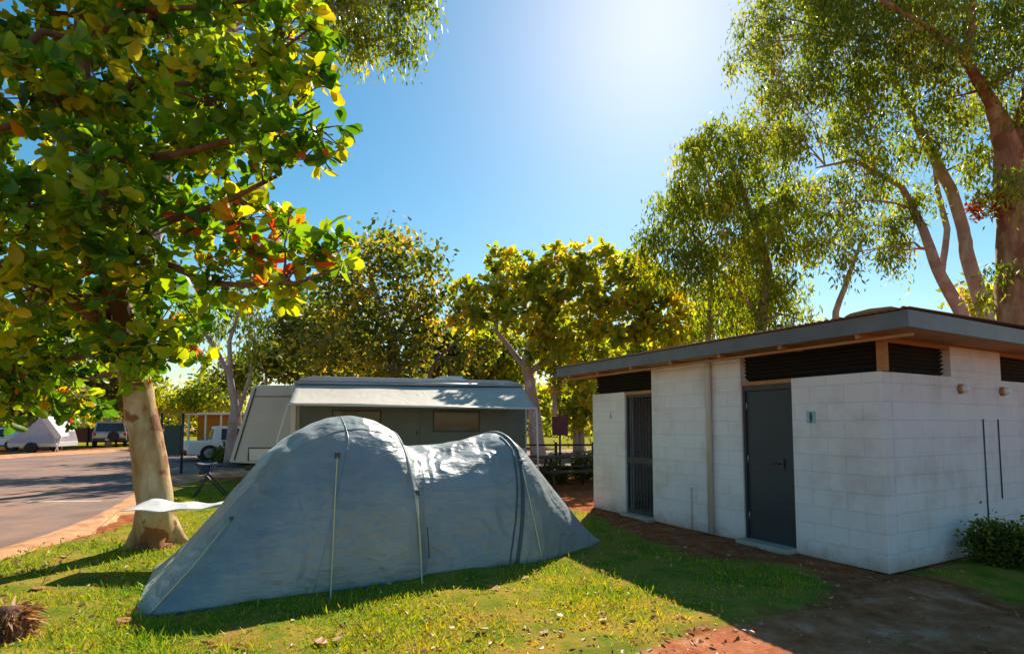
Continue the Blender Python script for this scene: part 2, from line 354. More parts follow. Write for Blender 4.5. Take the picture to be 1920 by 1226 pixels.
for i in range(len(nearE)-1):
    L_ = math.hypot(nearE[i+1][0]-nearE[i][0], nearE[i+1][1]-nearE[i][1]); k_ = max(2, min(40, int(L_/.25)))
    for j in range(k_):
        u_ = j/k_; fa.append((nearE[i][0]*(1-u_)+nearE[i+1][0]*u_+random.gauss(0, .012)+.04*math.sin(i*2+j*.3), nearE[i][1]*(1-u_)+nearE[i+1][1]*u_)); q = pinw[i].lerp(pinw[i+1], u_); q.x += random.gauss(0, .05)+.09*math.sin(len(fa)*.45); fp.append(q)
for (a, p) in zip(fa, fp):
    rows.append([(a[0]-.12, a[1]+.1, .034), (a[0]+(p.x-a[0])*.15, a[1]+(p.y-a[1])*.15, .06), (a[0]+(p.x-a[0])*.6, a[1]+(p.y-a[1])*.6, .045), (p.x, p.y, -.03)])
ve.grid(rows); tag(ve.build('dirt_verge', M['verge']), kind='structure')
v2 = MB(); rows = []
for (px, py, py2) in [(-1200, 931, 910), (-500, 893, 876), (-100, 871, 858), (60, 857, 846), (180, 851, 842), (240, 846.5, 838)]:
    p = G(px, py); q = G(px, py2); rows.append([(p.x, p.y, .036), ((p.x*.7+q.x*.3), (p.y*.7+q.y*.3), .09), (q.x, q.y, -.02)])
v2.grid(rows); tag(v2.build('sand_verge', M['verge']), kind='structure')
# worn painted line on the road
M['paint'] = surf_mat('paint', (.50, .42, .38), (.70, .62, .56), 5, .8)
pl = MB(); a, b_ = G(52, 944), G(190, 942); d = (b_-a).normalized(); n_ = Vector((-d.y, d.x, 0)) * .05
pl.add([a-n_+Vector((0, 0, .036)), b_-n_+Vector((0, 0, .036)), b_+n_+Vector((0, 0, .036)), a+n_+Vector((0, 0, .036))], [(0, 1, 2, 3)])
tag(pl.build('road_line', M['paint']), kind='structure')

# ------------------------------------------------------------------ TOILET BLOCK
C = G(1668, 1077); BR = math.atan2(531, F)
tb = empty('toilet_block', (C.x, C.y, 0), BR)
tag(tb, 'white painted block toilet building with flat dark edged roof beside the lawn', 'building')
rv = Vector((math.cos(BR), math.sin(BR))); lv = Vector((-math.sin(BR), math.cos(BR)))
def yl(px, py=850):   # distance along the left face seen at px
    u = (PY0-py)/F; k = ((px-960)/F)/(math.cos(PITCH)-math.sin(PITCH)*u)
    return (C.x-k*C.y)/(k*lv.y-lv.x)
def xr(px, py=750):
    u = (PY0-py)/F; k = ((px-960)/F)/(math.cos(PITCH)-math.sin(PITCH)*u)
    return (k*C.y-C.x)/(rv.x-k*rv.y)
WT = 2.12; RB = 2.49; RT = 2.66; TH = .19
yd0, yd1 = yl(1487), yl(1392); yp = yl(1335); ys0, ys1 = yl(1223), yl(1172); ye = yl(1112)
XR = 6.2
def part(mb, name, mat, par=tb, **k): return mb.build(name, M[mat], par, **k)
part(MB().b2(0, TH, 0, yd0, 0, WT), 'wall', 'block', bevel=.012)
part(MB().b2(0, TH, yd1, ys0, 0, RB-.002), 'wall', 'block', bevel=.008)
part(MB().b2(0, TH, ys1, ye, 0, WT), 'wall', 'block', bevel=.008)
xw0, xw1 = xr(1783, 680), xr(1876, 680)
part(MB().b2(TH+.001, XR, .002, TH, 0, WT), 'wall', 'block', bevel=.008)
part(MB().b2(xw0, xw1, .003, TH-.002, WT-.002, RB-.002), 'wall', 'block', bevel=.006)
part(MB().b2(XR-TH, XR, TH+.002, ye, 0, RB-.003), 'wall', 'block')
part(MB().b2(TH+.002, XR-TH-.002, ye-TH, ye-.003, 0, RB-.004), 'wall', 'block')
part(MB().b2(TH+.01, XR-TH-.01, TH+.01, ye-TH-.01, .005, .08), 'floor', 'concrete')
# interior cubicle walls: keep the openings dark
part(MB().b2(1.4, 1.5, .4, ye-.4, .08, RB-.01), 'partition', 'block')
part(MB().b2(TH+.02, 1.39, yd1+.3, yd1+.4, .08, RB-.012), 'partition', 'block')
# clerestory gaps: near-black slats and backing put the openings' darkness into colour
def slats(y0, y1, z0, z1, x=.11, horiz=True):
    mb = MB(); z = z0 + .03
    while z < z1 - .01:
        mb.box((x, (y0+y1)/2, z), (.075, y1-y0-.004, .012), ry=R(38)); z += .05
    return mb
part(slats(.02, yd1-.004, WT+.03, RB-.02), 'louvre', 'gap_shade')
part(slats(ys0+.004, ye-.02, WT+.03, RB-.02), 'louvre', 'gap_shade')
part(MB().b2(.16, .18, .02, yd1-.01, WT+.004, RB-.005), 'gap_backing', 'gap_shade')
part(MB().b2(.16, .18, ys0+.01, ye-.02, WT+.004, RB-.005), 'gap_backing', 'gap_shade')
def slx(x0, x1):
    mb = MB(); z = WT + .03
    while z < RB - .03:
        mb.box(((x0+x1)/2, .11, z), (x1-x0-.004, .075, .012), rx=R(-38)); z += .05
    mb.b2(x0, x1, .16, .178, WT+.004, RB-.005); return mb
part(slx(.2, xw0-.003), 'louvre', 'gap_shade'); part(slx(xw1+.003, XR-.2), 'louvre', 'gap_shade')
# doors
d1 = part(MB().b2(.06, .10, yd0+.035, yd1-.035, .06, WT-.12), 'door', 'door', bevel=.004)
part(MB().b2(.035, .06, yd0+.16, yd0+.24, 1.0, 1.12).tube([(.03, yd0+.20, 1.06), (.0, yd0+.20, 1.06), (.0, yd0+.3, 1.06)], .009), 'handle', 'dark_metal', d1)
for z_ in (.35, 1.1, 1.8): part(MB().tube([(.052, yd1-.045, z_-.05), (.052, yd1-.045, z_+.05)], .008, 8), 'hinge', 'grey_metal', d1)
part(MB().b2(.03, .12, yd0+.002, yd0+.034, .02, WT-.05).b2(.03, .12, yd1-.034, yd1-.002, .02, WT-.05).b2(.03, .12, yd0+.035, yd1-.035, WT-.118, WT-.05), 'door_frame', 'dark_metal')
part(MB().b2(.02, .15, yd0+.002, yd1-.002, WT-.048, WT+.0), 'lintel', 'timber')
part(MB().b2(-.16, .17, yd0-.01, yd1+.02, -.02, .055), 'doorstep', 'concrete', bevel=.01)
sdm = MB()
for i in range(9):
    y = ys0+.03+(ys1-ys0-.06)*i/8; sdm.b2(.05, .065, y-.006, y+.006, .1, WT-.1)
sdm.b2(.04, .075, ys0+.003, ys0+.04, .06, WT-.06).b2(.04, .075, ys1-.04, ys1-.003, .06, WT-.06).b2(.041, .074, ys0+.041, ys1-.041, WT-.1, WT-.06).b2(.041, .074, ys0+.041, ys1-.041, .06, .12).b2(.041, .074, ys0+.041, ys1-.041, .9, 1.0)
part(sdm, 'screen_door', 'dark_metal')
part(MB().b2(.02, .15, ys0+.002, ys1-.002, WT-.055, WT+.0), 'lintel', 'timber')
part(MB().b2(-.12, .17, ys0-.01, ys1+.01, -.02, .05), 'doorstep', 'concrete', bevel=.01)
# roof
OL, OR, OF, OE = .36, .46, .70, .4   # overhangs: left face, right face, far end, right end
x0, x1, y0, y1 = -OL, XR+OE, -OR, ye+OF
roof = MB(); N_ = 180; rows = []
for j in range(2):
    pass
cor = []
ys_ = np.arange(y0-.03, y1+.03, .019)
for xx in (x0-.04, x1+.04):
    cor.append([(xx, y, RT+.022+.010*math.sin(y*2*math.pi/.076)+(xx-x0)*.012) for y in ys_])
roof.grid(cor); roof_o = part(roof, 'roof', 'roof_sheet', solid=.003)
fb = MB(); ft = .025
fb.b2(x0, x0+ft, y0, y1, RB+.002, RT); fb.b2(x0+ft, x1, y0, y0+ft, RB+.002, RT); fb.b2(x0+ft, x1, y1-ft, y1, RB+.002, RT); fb.b2(x1-ft, x1, y0+ft, y1-ft, RB+.002, RT)
part(fb, 'fascia', 'fascia', roof_o)
part(MB().b2(x0+ft+.002, x1-ft-.002, y0+ft+.002, y1-ft-.002, RB+.008, RB+.05), 'soffit', 'soffit', roof_o)
bmm = MB()
yb = y0+.5
while yb < y1-.1:
    bmm.b2(x0+ft+.003, x1-ft-.01, yb-.022, yb+.022, RB-.045, RB+.007); yb += .9
part(bmm, 'rafter', 'timber', roof_o)
part(MB().b2(x0+.1, x0+.145, y0+.03, y1-.03, RB-.075, RB-.047), 'beam', 'timber', roof_o)
# raised cap near the corner
cx0 = x0+.02
cap = MB().prism([(y0+.10, RT+.035), (y0+.62, RT+.035), (y0+.56, RT+.06), (y0+.36, RT+.075), (y0+.16, RT+.06)], cx0, cx0+2.2, 'x')
part(cap, 'ridge_cap', 'timber', roof_o)
# post, pipe, lights, plaques, conduits
yq = yl(1648, 660); part(MB().b2(.02, .10, yq-.04, yq+.04, WT+.002, RB-.05), 'post', 'timber')
part(MB().tube([(-.05, yp, .03), (-.05, yp, RB-.05), (-.05, yp, RB)], .04, 12).box((-.02, yp, .5), (.03, .11, .03)).box((-.02, yp, 1.5), (.03, .11, .03)), 'downpipe', 'pvc')
yc_ = yl(1298, 960); part(MB().tube([(-.012, yc_, .02), (-.012, yc_, .62)], .009, 6), 'conduit', 'pvc')
for px, py in ((1800, 737), (1878, 740)):
    xl = xr(px, py); zl = 1.98
    bp = part(MB().tube([(xl, .0, zl), (xl, -.035, zl)], [.06, .055], 20), 'wall_light', 'timber')
    part(MB().tube([(xl, -.035, zl), (xl, -.07, zl), (xl, -.095, zl)], [.05, .045, .02], 20), 'diffuser', 'white_metal', bp)
for px in (1846, 1874):
    xl = xr(px, 850); part(MB().tube([(xl, -.006, .25 if px < 1850 else .62), (xl, -.006, 1.62)], .007, 6), 'conduit', 'dark_metal')
def plaque(y, z, mat, fig):
    p = part(MB().b2(-.008, -.0005, y-.055, y+.055, z-.07, z+.07), 'door_sign', mat, bevel=.002)
    m = MB().tube([(-.0135, y, z+.042), (-.009, y, z+.042)], .013, 12)
    if fig: m.add([(-.012, y, z+.026), (-.012, y-.034, z-.03), (-.012, y+.034, z-.03)], [(0, 1, 2)])
    else: m.b2(-.012, -.0085, y-.016, y+.016, z-.025, z+.026)
    m.b2(-.0121, -.0087, y-.013, y-.003, z-.06, z-.028); m.b2(-.0121, -.0087, y+.003, y+.013, z-.06, z-.028)
    part(m, 'pictogram', 'dark_metal' if not fig else 'purple', p)
plaque(yl(1521, 778), 1.64, 'plastic_blue', False); plaque(yl(1146, 776), 1.72, 'white_metal', True)

# ------------------------------------------------------------------ TENT
TO = Vector((-2.89, 4.44, 0)); TA = math.atan2(.47, .88)
tent = empty('camping_tent', TO, TA)
tag(tent, 'large blue grey tunnel tent pegged with yellow guy lines on the lawn', 'tent')
hk = [(-.14, .03), (.15, .34), (.42, .66), (.65, .96), (.9, 1.27), (1.2, 1.50), (1.5, 1.63), (1.75, 1.66), (2.0, 1.61), (2.2, 1.50), (2.30, 1.37), (2.4, 1.29), (2.8, 1.31), (3.2, 1.38), (3.5, 1.44), (3.66, 1.44), (3.82, 1.33), (4.1, 1.02), (4.4, .66), (4.7, .30), (4.95, .03)]
ok = [(-.14, .14), (.05, .0), (2.24, .0), (2.34, .06), (3.3, .05), (3.45, .0), (3.7, .03), (4.3, .22), (4.6, .36), (4.95, .60)]
fk = [(-.14, .30), (.3, .08), (.8, 0), (3.6, 0), (4.2, .15), (4.95, .7)]
nk = [(-.14, 1.8), (.4, 1.9), (1.2, 2.0), (2.2, 2.15), (2.5, 2.0), (3.3, 2.05), (3.6, 2.25), (4.0, 2.0), (4.95, 1.8)]
def itp(k, s): return float(np.interp(s, [a for a, _ in k], [b for _, b in k]))
def smooth_itp(k, s): return sum(itp(k, s+d)*w_ for d, w_ in ((-.04, .25), (0, .5), (.04, .25)))
def tsurf(s, v, off=0.0):
    h = smooth_itp(hk, s); o0 = itp(ok, s); o1 = 2.3-itp(fk, s); n = itp(nk, s)
    wd = (o1-o0)/2; th = math.pi*v; c_, s_ = math.cos(th), max(math.sin(th), 0)
    x = (o0+o1)/2 - (wd+off)*math.copysign(abs(c_)**(2/n), c_); z = (h+off)*s_**(2/n)
    wq = max(0, min(1, (s-2.25)/.1, (3.5-s)/.12)) * .72
    if wq > 0 and (v < .5):
        # steep side wall up to an eave seam, then a shallow roof panel
        ze, xe = .93-.02*math.sin((s-2.3)*2.6), o0+.20
        if v < .26: px_, pz_ = o0+(xe-o0)*(v/.26)**1.2, ze*(v/.26)
        else: q_ = (v-.26)/.24; px_, pz_ = xe+((o0+o1)/2-xe)*q_, ze+(h-ze)*math.sin(q_*math.pi/2)**.85
        x += (px_-x)*wq; z += (pz_-z)*wq
    # fabric sag between the hoops, creases on the roof of the low tunnel
    if 2.25 < s < 3.6:
        q = math.sin(math.pi*(s-2.25)/1.35); up = s_**2
        z += up*q*(.030*math.sin(x*12+s*2.5+1.5*math.sin(s*3))+.014*math.sin(x*27-s*6+math.sin(s*5))) - .03*q*up
        x += .05*q*(1-abs(2*v-1)*.2)*(1 if v < .5 else -1)*s_
    if .3 < s < 1.5:
        q = math.sin(math.pi*(s-.3)/1.2)*s_; z += q*.010*math.sin(s*26+x*9)+q*.007*math.sin(s*11-x*17)
    return Vector((s, x, z))
ss = sorted(list(np.linspace(-.14, 4.95, 150)))
def tsec(sa, sb, name, mat, n):
    rows = []
    for s in np.linspace(sa, sb, n):
        row = []
        for v in np.linspace(0, 1, 64): row.append(tsurf(s, v))
        rows.append(row)
    return MB().grid(rows).build(name, M[mat], tent)
tsec(-.14, 2.25, 'living_section', 'tent', 90)
tsec(2.25, 3.62, 'tunnel_section', 'tent', 60)
tsec(3.62, 4.95, 'rear_section', 'tent', 50)
def tpole(sa, sb, name, mat, r=.014, va=0.0, vb=1.0, off=.006):
    pts = []
    for v in np.linspace(va, vb, 50):
        q = 1-abs(2*v-1); pts.append(tsurf(sa+(sb-sa)*min(q*1.6, 1), v, off))
    return MB().tube(pts, r, 8).build(name, M[mat], tent)
tpole(1.22, 1.62, 'seam', 'tent', .005, off=.001); tpole(2.25, 2.22, 'pole_sleeve', 'flap', .011); tpole(3.35, 3.62, 'pole_sleeve', 'tent_dark', .022)
# zip and vertical dark tape on the tunnel
tpole(3.27, 3.55, 'zip', 'tent_dark', .010, 0, .42)
MB().tube([tsurf(2.36, .05+.08*i/4, .004) for i in range(5)], .006, 6).build('zip', M['tent_dark'], tent)
def loc(p): q = Matrix.Rotation(-TA, 4, 'Z') @ (Vector(p)-TO); return q
def guy(sa, va, end, r=.006):
    a = tsurf(sa, va, .01); e = loc(end); e.z = .0; m_ = a.lerp(e, .5); m_.z -= .008
    g_ = MB().tube([a, m_, e+Vector((0, 0, .03))], r, 6).build('guy_line', M['cream_tape'], tent)
    MB().tube([e+Vector((0, 0, -.05)), e+Vector((0, 0, .035)), e+Vector((.02, 0, .045))], .005, 6).build('peg', M['grey_metal'], g_)
    MB().box(a, (.035, .02, .05)).build('tab', M['tent_dark'], g_)
guy(.55, .30, G(281, 1156))
MT = Matrix.Translation(TO) @ Matrix.Rotation(TA, 4, 'Z')
def solve(v, px):
    lo, hi = -.1, 4.9
    for _ in range(30):
        m_ = (lo+hi)/2; w_ = MT @ tsurf(m_, v)
        yc = w_.y*math.cos(PITCH)+(w_.z-CH)*math.sin(PITCH)
        if 960+F*w_.x/yc < px: lo = m_
        else: hi = m_
    return lo
def drape(pxa, pxb, va, end):
    pts = []
    for i in range(15):
        q = i/14; v = va*(1-q)**1.1+.012*q; pts.append(tsurf(solve(v, pxa+(pxb-pxa)*q), v, .018))
    e = loc(end); e.z = 0; pts.append(e+Vector((0, 0, .03)))
    g_ = MB().tube(pts, .006, 6).build('guy_line', M['cream_tape'], tent)
    MB().tube([e+Vector((0, 0, -.05)), e+Vector((0, 0, .035)), e+Vector((.02, 0, .045))], .005, 6).build('peg', M['grey_metal'], g_)
    MB().box(pts[0]+Vector((0, 0, .01)), (.05, .02, .06), rz=.2).build('tab', M['tent_dark'], g_)
drape(632, 620, .27, G(620, 1130)); drape(781, 790, .19, G(791, 1100)); drape(975, 1014, .26, G(1016, 1044))
# panel seams running along the tunnel
for (sa, sb, v) in ((.25, 2.2, .36), (2.3, 3.5, .24)):
    MB().tube([tsurf(s_, v, .001) for s_ in np.linspace(sa, sb, 40)], .0045, 6).build('seam', M['tent'], tent)
guy(2.25, .79, G(690, 985)); guy(1.5, .72, G(520, 1000)); guy(3.5, .75, G(900, 960))
# dark hem band round the foot, painting in the shadow gap under the tent
MB().tube([tsurf(s, 0.0, .004)+Vector((0, 0, .012)) for s in np.linspace(-.1, 4.9, 80)], .012, 6).build('hem', M['tent_dark'], tent)
# pale side flap stretched out behind the left end
flp = []
A0, A1 = P(432, 944, 5.95), P(222, 957, 5.9); B0, B1 = P(455, 938, 6.5), P(285, 935, 6.45)
for i in range(21):
    u_ = i/20; row = []
    for j in range(9):
        w_ = j/8; p = A0.lerp(A1, u_).lerp(B0.lerp(B1, u_), w_); p.z -= .035*math.sin(math.pi*u_)+.02*math.sin(math.pi*w_)-.012*math.sin(u_*17+w_*5); row.append(loc(p))
    flp.append(row)
fl = MB().grid(flp).build('side_flap', M['flap'], tent, solid=.004)
e1 = loc(A1); g0 = loc((A1.x-.55, A1.y-.25, 0)); MB().tube([e1, g0], .003, 5).build('guy_line', M['cream_tape'], fl)

# ------------------------------------------------------------------ CARAVAN
pa = P(430, 850, 14.3); pb = P(988, 850, 15.3)
CA = math.atan2(pb.y-pa.y, pb.x-pa.x); CL = math.hypot(pb.y-pa.y, pb.x-pa.x)
cv = empty('caravan', (pa.x, pa.y, 0), CA); tag(cv, 'grey caravan with raised roof and pulled out awning behind the tent', 'caravan')
W = 2.3
prof = [(.0, .56), (.52, 2.55), (.62, 2.60), (1.72, 2.62), (CL-.15, 2.60), (CL, 2.45), (CL, .5), (5.2, .45), (1.5, .45), (.9, .5)]
MB().prism(prof, 0, W).build('body', M['caravan_grey'], cv, bevel=.03)
MB().prism([(1.62, 2.621), (1.75, 2.80), (2.1, 2.86), (CL-.55, 2.80), (CL-.1, 2.70), (CL-.12, 2.61)], -.03, W+.03).build('pop_top', M['caravan_roof'], cv, bevel=.02)
MB().b2(5.35, 6.25, .6, 1.5, 2.80, 2.89).b2(5.45, 6.15, .7, 1.4, 2.89, 2.97).build('roof_hatch', M['white_metal'], cv, bevel=.02)
bx_ = MB().b2(1.75, CL-.05, -.012, -.002, .9, 2.3).build('side_shade', M['caravan_shaded'], cv)  # dark sheet over the grey wall, painting in the shade below the awning
for x in (2.6, 5.3):
    wn = MB().b2(x, x+1.3, -.03, -.013, 1.35, 1.95).build('window', M['dark_metal'], cv, bevel=.01)
    MB().b2(x+.04, x+1.26, -.036, -.031, 1.39, 1.91).build('pane', M['glass'], wn)
dr = MB().b2(4.25, 4.95, -.03, -.013, .55, 2.25).build('door', M['caravan_shaded'], cv, bevel=.01)
MB().b2(4.85, 4.89, -.05, -.031, 1.25, 1.4).build('handle', M['dark_metal'], dr)
MB().tube([(.13, -.012, .62), (.62, -.012, 2.52)], .016, 6).tube([(.6, -.012, 2.30), (1.7, -.012, 2.31)], .010, 6).build('edge_trim', M['dark_metal'], cv)
ht = MB().b2(.5, 1.5, -.014, -.002, .62, .92).build('storage_hatch', M['white_metal'], cv, bevel=.008)
MB().tube([(.48, -.014, .60), (.48, -.014, .94), (1.52, -.014, .94)], .016, 6).build('seal', M['dark_metal'], ht)
MB().b2(.3, CL-.2, .3, W-.3, .32, .46).build('chassis', M['dark_metal'], cv)
MB().tube([(.3, .5, .42), (-1.2, W/2, .42)], .04, 8).tube([(.3, W-.5, .42), (-1.2, W/2, .42)], .04, 8).build('drawbar', M['dark_metal'], cv)
for xx in (4.1, 4.95):
    for yy in (.02, W-.27):
        wh = MB().tube([(xx, yy, .36), (xx, yy+.03, .36), (xx, yy+.22, .36), (xx, yy+.25, .36)], [.31, .36, .36, .31], 24).build('wheel', M['rubber'], cv)
        MB().tube([(xx, yy-.01, .36), (xx, yy+.04, .36)], [.18, .2], 16).build('rim', M['grey_metal'], wh)
def cl_(p): q = Matrix.Rotation(-CA, 4, 'Z') @ (Vector(p)-Vector((pa.x, pa.y, 0))); return q
# awning
ra, rb = cl_(P(541, 757, 12.6)), cl_(P(1006, 765, 13.0)); ta, tb_ = Vector((1.62, -.06, 2.62)), Vector((CL-.12, -.06, 2.60))
rows = []
for i in range(41):
    u_ = i/40; row = []
    for j in range(15):
        w_ = j/14; p = ta.lerp(tb_, u_).lerp(ra.lerp(rb, u_), w_)
        p.z += -.035*math.sin(math.pi*w_)+.012*math.sin(u_*21+w_*3)*math.sin(math.pi*w_)+.01*math.sin(u_*7); row.append(p)
    rows.append(row)
aw = MB().grid(rows).build('awning', M['canvas'], cv, solid=.004)
MB().tube([ra+Vector((0, 0, -.01)), rb+Vector((0, 0, -.01))], .025, 10).build('front_rail', M['white_metal'], aw)
MB().tube([ta+Vector((0, .0, .05)), tb_+Vector((0, 0, .05))], .05, 12).build('roller', M['grey_metal'], aw)
MB().tube([rb, (rb.x+.05, rb.y, 0)], .02, 10).build('pole', M['white_metal'], aw)
MB().tube([rb, (CL-.1, -.03, 1.2)], .013, 8).build('brace', M['white_metal'], aw)
pe = cl_(P(520, 826, 12.6)); MB().tube([ra, ra+(pe-ra)*1.0, Vector((ra.x-.28, ra.y, 0))], .022, 10).build('pole', M['white_metal'], aw)
MB().b2(1.55, 1.68, -.10, -.02, 1.15, 2.62).build('arm', M['white_metal'], aw, bevel=.01)

# ------------------------------------------------------------------ TREES
def rot_basis(d, roll):
    pass
def unit(a): return a/np.maximum(np.linalg.norm(a, axis=-1, keepdims=True), 1e-9)
def make_leaves(pos, dirs, size, width, tint, shape='round', fold=.25):
    n = len(pos); d = unit(dirs); rnd = RNG.normal(size=(n, 3)); s = unit(np.cross(d, rnd)); nrm = np.cross(s, d)
    if shape == 'round': pr = [(0, 0, 0), (-.27, .30, .6), (-.50, .62, 1), (-.36, .90, .8), (0, 1, 0), (.36, .90, .8), (.50, .62, 1), (.27, .30, .6), (0, .55, 0)]
    elif shape == 'thin': pr = [(0, 0, 0), (-.5, .35, .6), (-.32, .75, .6), (0, 1, 0), (.5, .35, .6), (.32, .75, .6)]
    L_ = size[:, None]; W_ = (size*width)[:, None]
    if shape == 'quad':
        vs = [pos, pos+d*L_*.45-s*W_*.5, pos+d*L_-nrm*L_*.12, pos+d*L_*.45+s*W_*.5]
        V_ = np.stack(vs, 1).reshape(-1, 3); Q_ = np.arange(n*4).reshape(-1, 4); return V_, Q_, np.repeat(tint, 4)
    vs = []
    for (a, b_, c_) in pr: vs.append(pos+d*L_*b_+s*W_*a+nrm*L_*(fold*c_*.3-.25*b_*b_))
    V_ = np.stack(vs, 1).reshape(-1, 3); k_ = len(pr); b0 = np.arange(n)[:, None]*k_
    if shape == 'round': q = [b0+[0, 8, 2, 1], b0+[8, 4, 3, 2], b0+[0, 7, 6, 8], b0+[8, 6, 5, 4]]
    else: q = [b0+[0, 1, 2, 3], b0+[0, 3, 5, 4]]
    return V_, np.stack(q, 1).reshape(-1, 4), np.repeat(tint, k_)

def blob_pts(c, r, n, squash=.8, shell=.5):
    d = unit(RNG.normal(size=(n, 3))); rr = r*(RNG.random(n)**(1/3*(1-shell)+.02))
    lump = 1+.22*np.sin(d[:, 0]*5+c[0]*3)*np.sin(d[:, 1]*4+c[1])+.15*np.sin(d[:, 2]*7+c[2])
    p = d*(rr*lump)[:, None]; p[:, 2] *= squash
    return p+np.array(c)

def bez(a, b_, n=6, droop=.0, jit=.1):
    a, b_ = Vector(a), Vector(b_); L_ = (b_-a).length; pts = []
    off = Vector((random.uniform(-1, 1), random.uniform(-1, 1), random.uniform(.2, 1)))*L_*jit
    for i in range(n+1):
        t_ = i/n; p = a.lerp(b_, t_)+off*math.sin(math.pi*t_)+Vector((random.gauss(0, 1), random.gauss(0, 1), random.gauss(0, 1)))*L_*.012; pts.append(p)
    pts[0] = a; pts[-1] = b_; return pts

def tree(name, label, cat, base, trunks, blobs, leafm, barkm, style, dens=1.0, lsize=.13, group=None, tint_mu=.45, tint_sd=.2, red=0.0, twig_r=.012, sprays=None, shell=.5, limb=.05):
    """trunks: polylines [(Vector, radius)...] ; blobs: [(Vector centre, radius)]"""
    root = empty(name, base); tag(root, label, cat, group); inv = Vector(base)
    allp = []
    for tr_ in trunks:
        pts = [Vector(p) for p, _ in tr_]; rr = [r for _, r in tr_]
        # resample
        P2, R2 = [], []
        for i in range(len(pts)-1):
            for k in range(4):
                t_ = k/4; P2.append(pts[i].lerp(pts[i+1], t_)+Vector((random.gauss(0, 1), random.gauss(0, 1), 0))*rr[i]*.04*(0 if i == k == 0 else 1)); R2.append(rr[i]*(1-t_)+rr[i+1]*t_)
        P2.append(pts[-1]); R2.append(rr[-1]); allp += list(zip(P2, R2))
        first = tr_ is trunks[0]; wood = M[barkm] if (first or barkm != 'bark_pale') else M['bark_brown']
        MB().tube([p-inv for p in P2], R2, 14, wob=.03).build('trunk' if first or P2[0].z < .5 else 'branch', wood, root, fix=False)
    VV, QQ, TT = [], [], []; nb_ = 0
    for (c_, r_) in blobs:
        c_ = Vector(c_)
        lm = MB()
        # limb from nearest trunk point below
        best = min(allp, key=lambda q: (q[0]-c_).length + (2.5 if q[0].z > c_.z+.3 else 0) + (0 if q[1] > .02 else 1))
        pts = bez(best[0], c_, 7, jit=.12); r0 = min(best[1]*.75, limb*(.5+r_*.6)); rad = [r0*(1-.75*i/7) for i in range(8)]
        lm.tube([p-inv for p in pts], rad, 7, cap=False)
        ns = max(5, int((sprays or 16)*dens*r_*r_*1.0))
        cs = blob_pts(c_, r_, ns, .85, shell)
        for q in cs[:min(ns, 14)]:
            lm.tube([p-inv for p in bez(pts[random.randint(4, 7)], Vector(q), 4, jit=.1)], [rad[-1]*.7, rad[-1]*.55, twig_r*.8, twig_r*.6, twig_r*.4], 5, cap=False)
        lm.build('branch', M[barkm] if barkm != 'bark_pale' else M['bark_brown'], root, fix=False)
        if style == 'rosette':
            kk = 9; n = ns*kk; base_ = np.repeat(cs, kk, 0)
            ax = unit(unit(cs-np.array(c_))+np.array([0, 0, .5])+RNG.normal(size=(ns, 3))*.3); ax = np.repeat(ax, kk, 0)
            sd_ = unit(RNG.normal(size=(n, 3))); sd_ = unit(sd_-ax*(sd_*ax).sum(1, keepdims=True)); d = ax*RNG.uniform(-.05, .7, (n, 1))+sd_
            pos = base_+d*.02+RNG.normal(size=(n, 3))*.02; sz = lsize*np.repeat(RNG.uniform(.55, 1.25, ns), kk)*RNG.uniform(.6, 1.3, n)
            tn = np.repeat(np.clip(RNG.normal(tint_mu, tint_sd, ns), 0, .9), kk)+RNG.normal(0, .06, n); tn = np.clip(tn, 0, .89)
            if red > 0: m_ = RNG.random(n) < red+.42*(np.linalg.norm(base_-np.array(P(455, 460, 6.5)), axis=1) < .55); tn[m_] = RNG.uniform(.9, 1, m_.sum())
            v, q, tt = make_leaves(pos, d, sz, .57, tn, 'round')
        else:
            kk = 40 if style == 'gum' else 28; n = ns*kk; base_ = np.repeat(cs, kk, 0)
            sg = (.125 if style == 'gum' else .22)*(1+.0*r_)*(lsize/.13)**.7
            o_ = RNG.normal(size=(n, 3))*sg
            if style == 'gum': o_[:, 2] = -np.abs(o_[:, 2])*2.3+.1; d = RNG.normal(size=(n, 3))*.45+np.array([0, 0, -1])
            else: d = RNG.normal(size=(n, 3))+np.array([0, 0, -.15])
            sz = lsize*RNG.uniform(.6, 1.3, n)
            tn = np.repeat(RNG.normal(tint_mu, tint_sd, ns), kk)+RNG.normal(0, .12, n); tn = np.clip(tn, 0, 1)
            v, q, tt = make_leaves(base_+o_, d, sz, .30 if style == 'gum' else .6, tn, 'quad')
        VV.append(v-np.array(inv)); QQ.append(q+nb_); TT.append(tt); nb_ += len(v)
    if VV: np_mesh('crown', np.concatenate(VV), np.concatenate(QQ), M[leafm], root, np.concatenate(TT))
    return root
def PB(lst, D, jit=0.0):
    out = []
    for it in lst:
        px, py, r = it[:3]; d = it[3] if len(it) > 3 else D+random.uniform(-jit, jit)
        out.append((P(px, py, d), r*d/F))
    return out
def TR(lst, D):
    return [(P(it[0], it[1], it[3] if len(it) > 3 else D), it[2]) for it in lst]

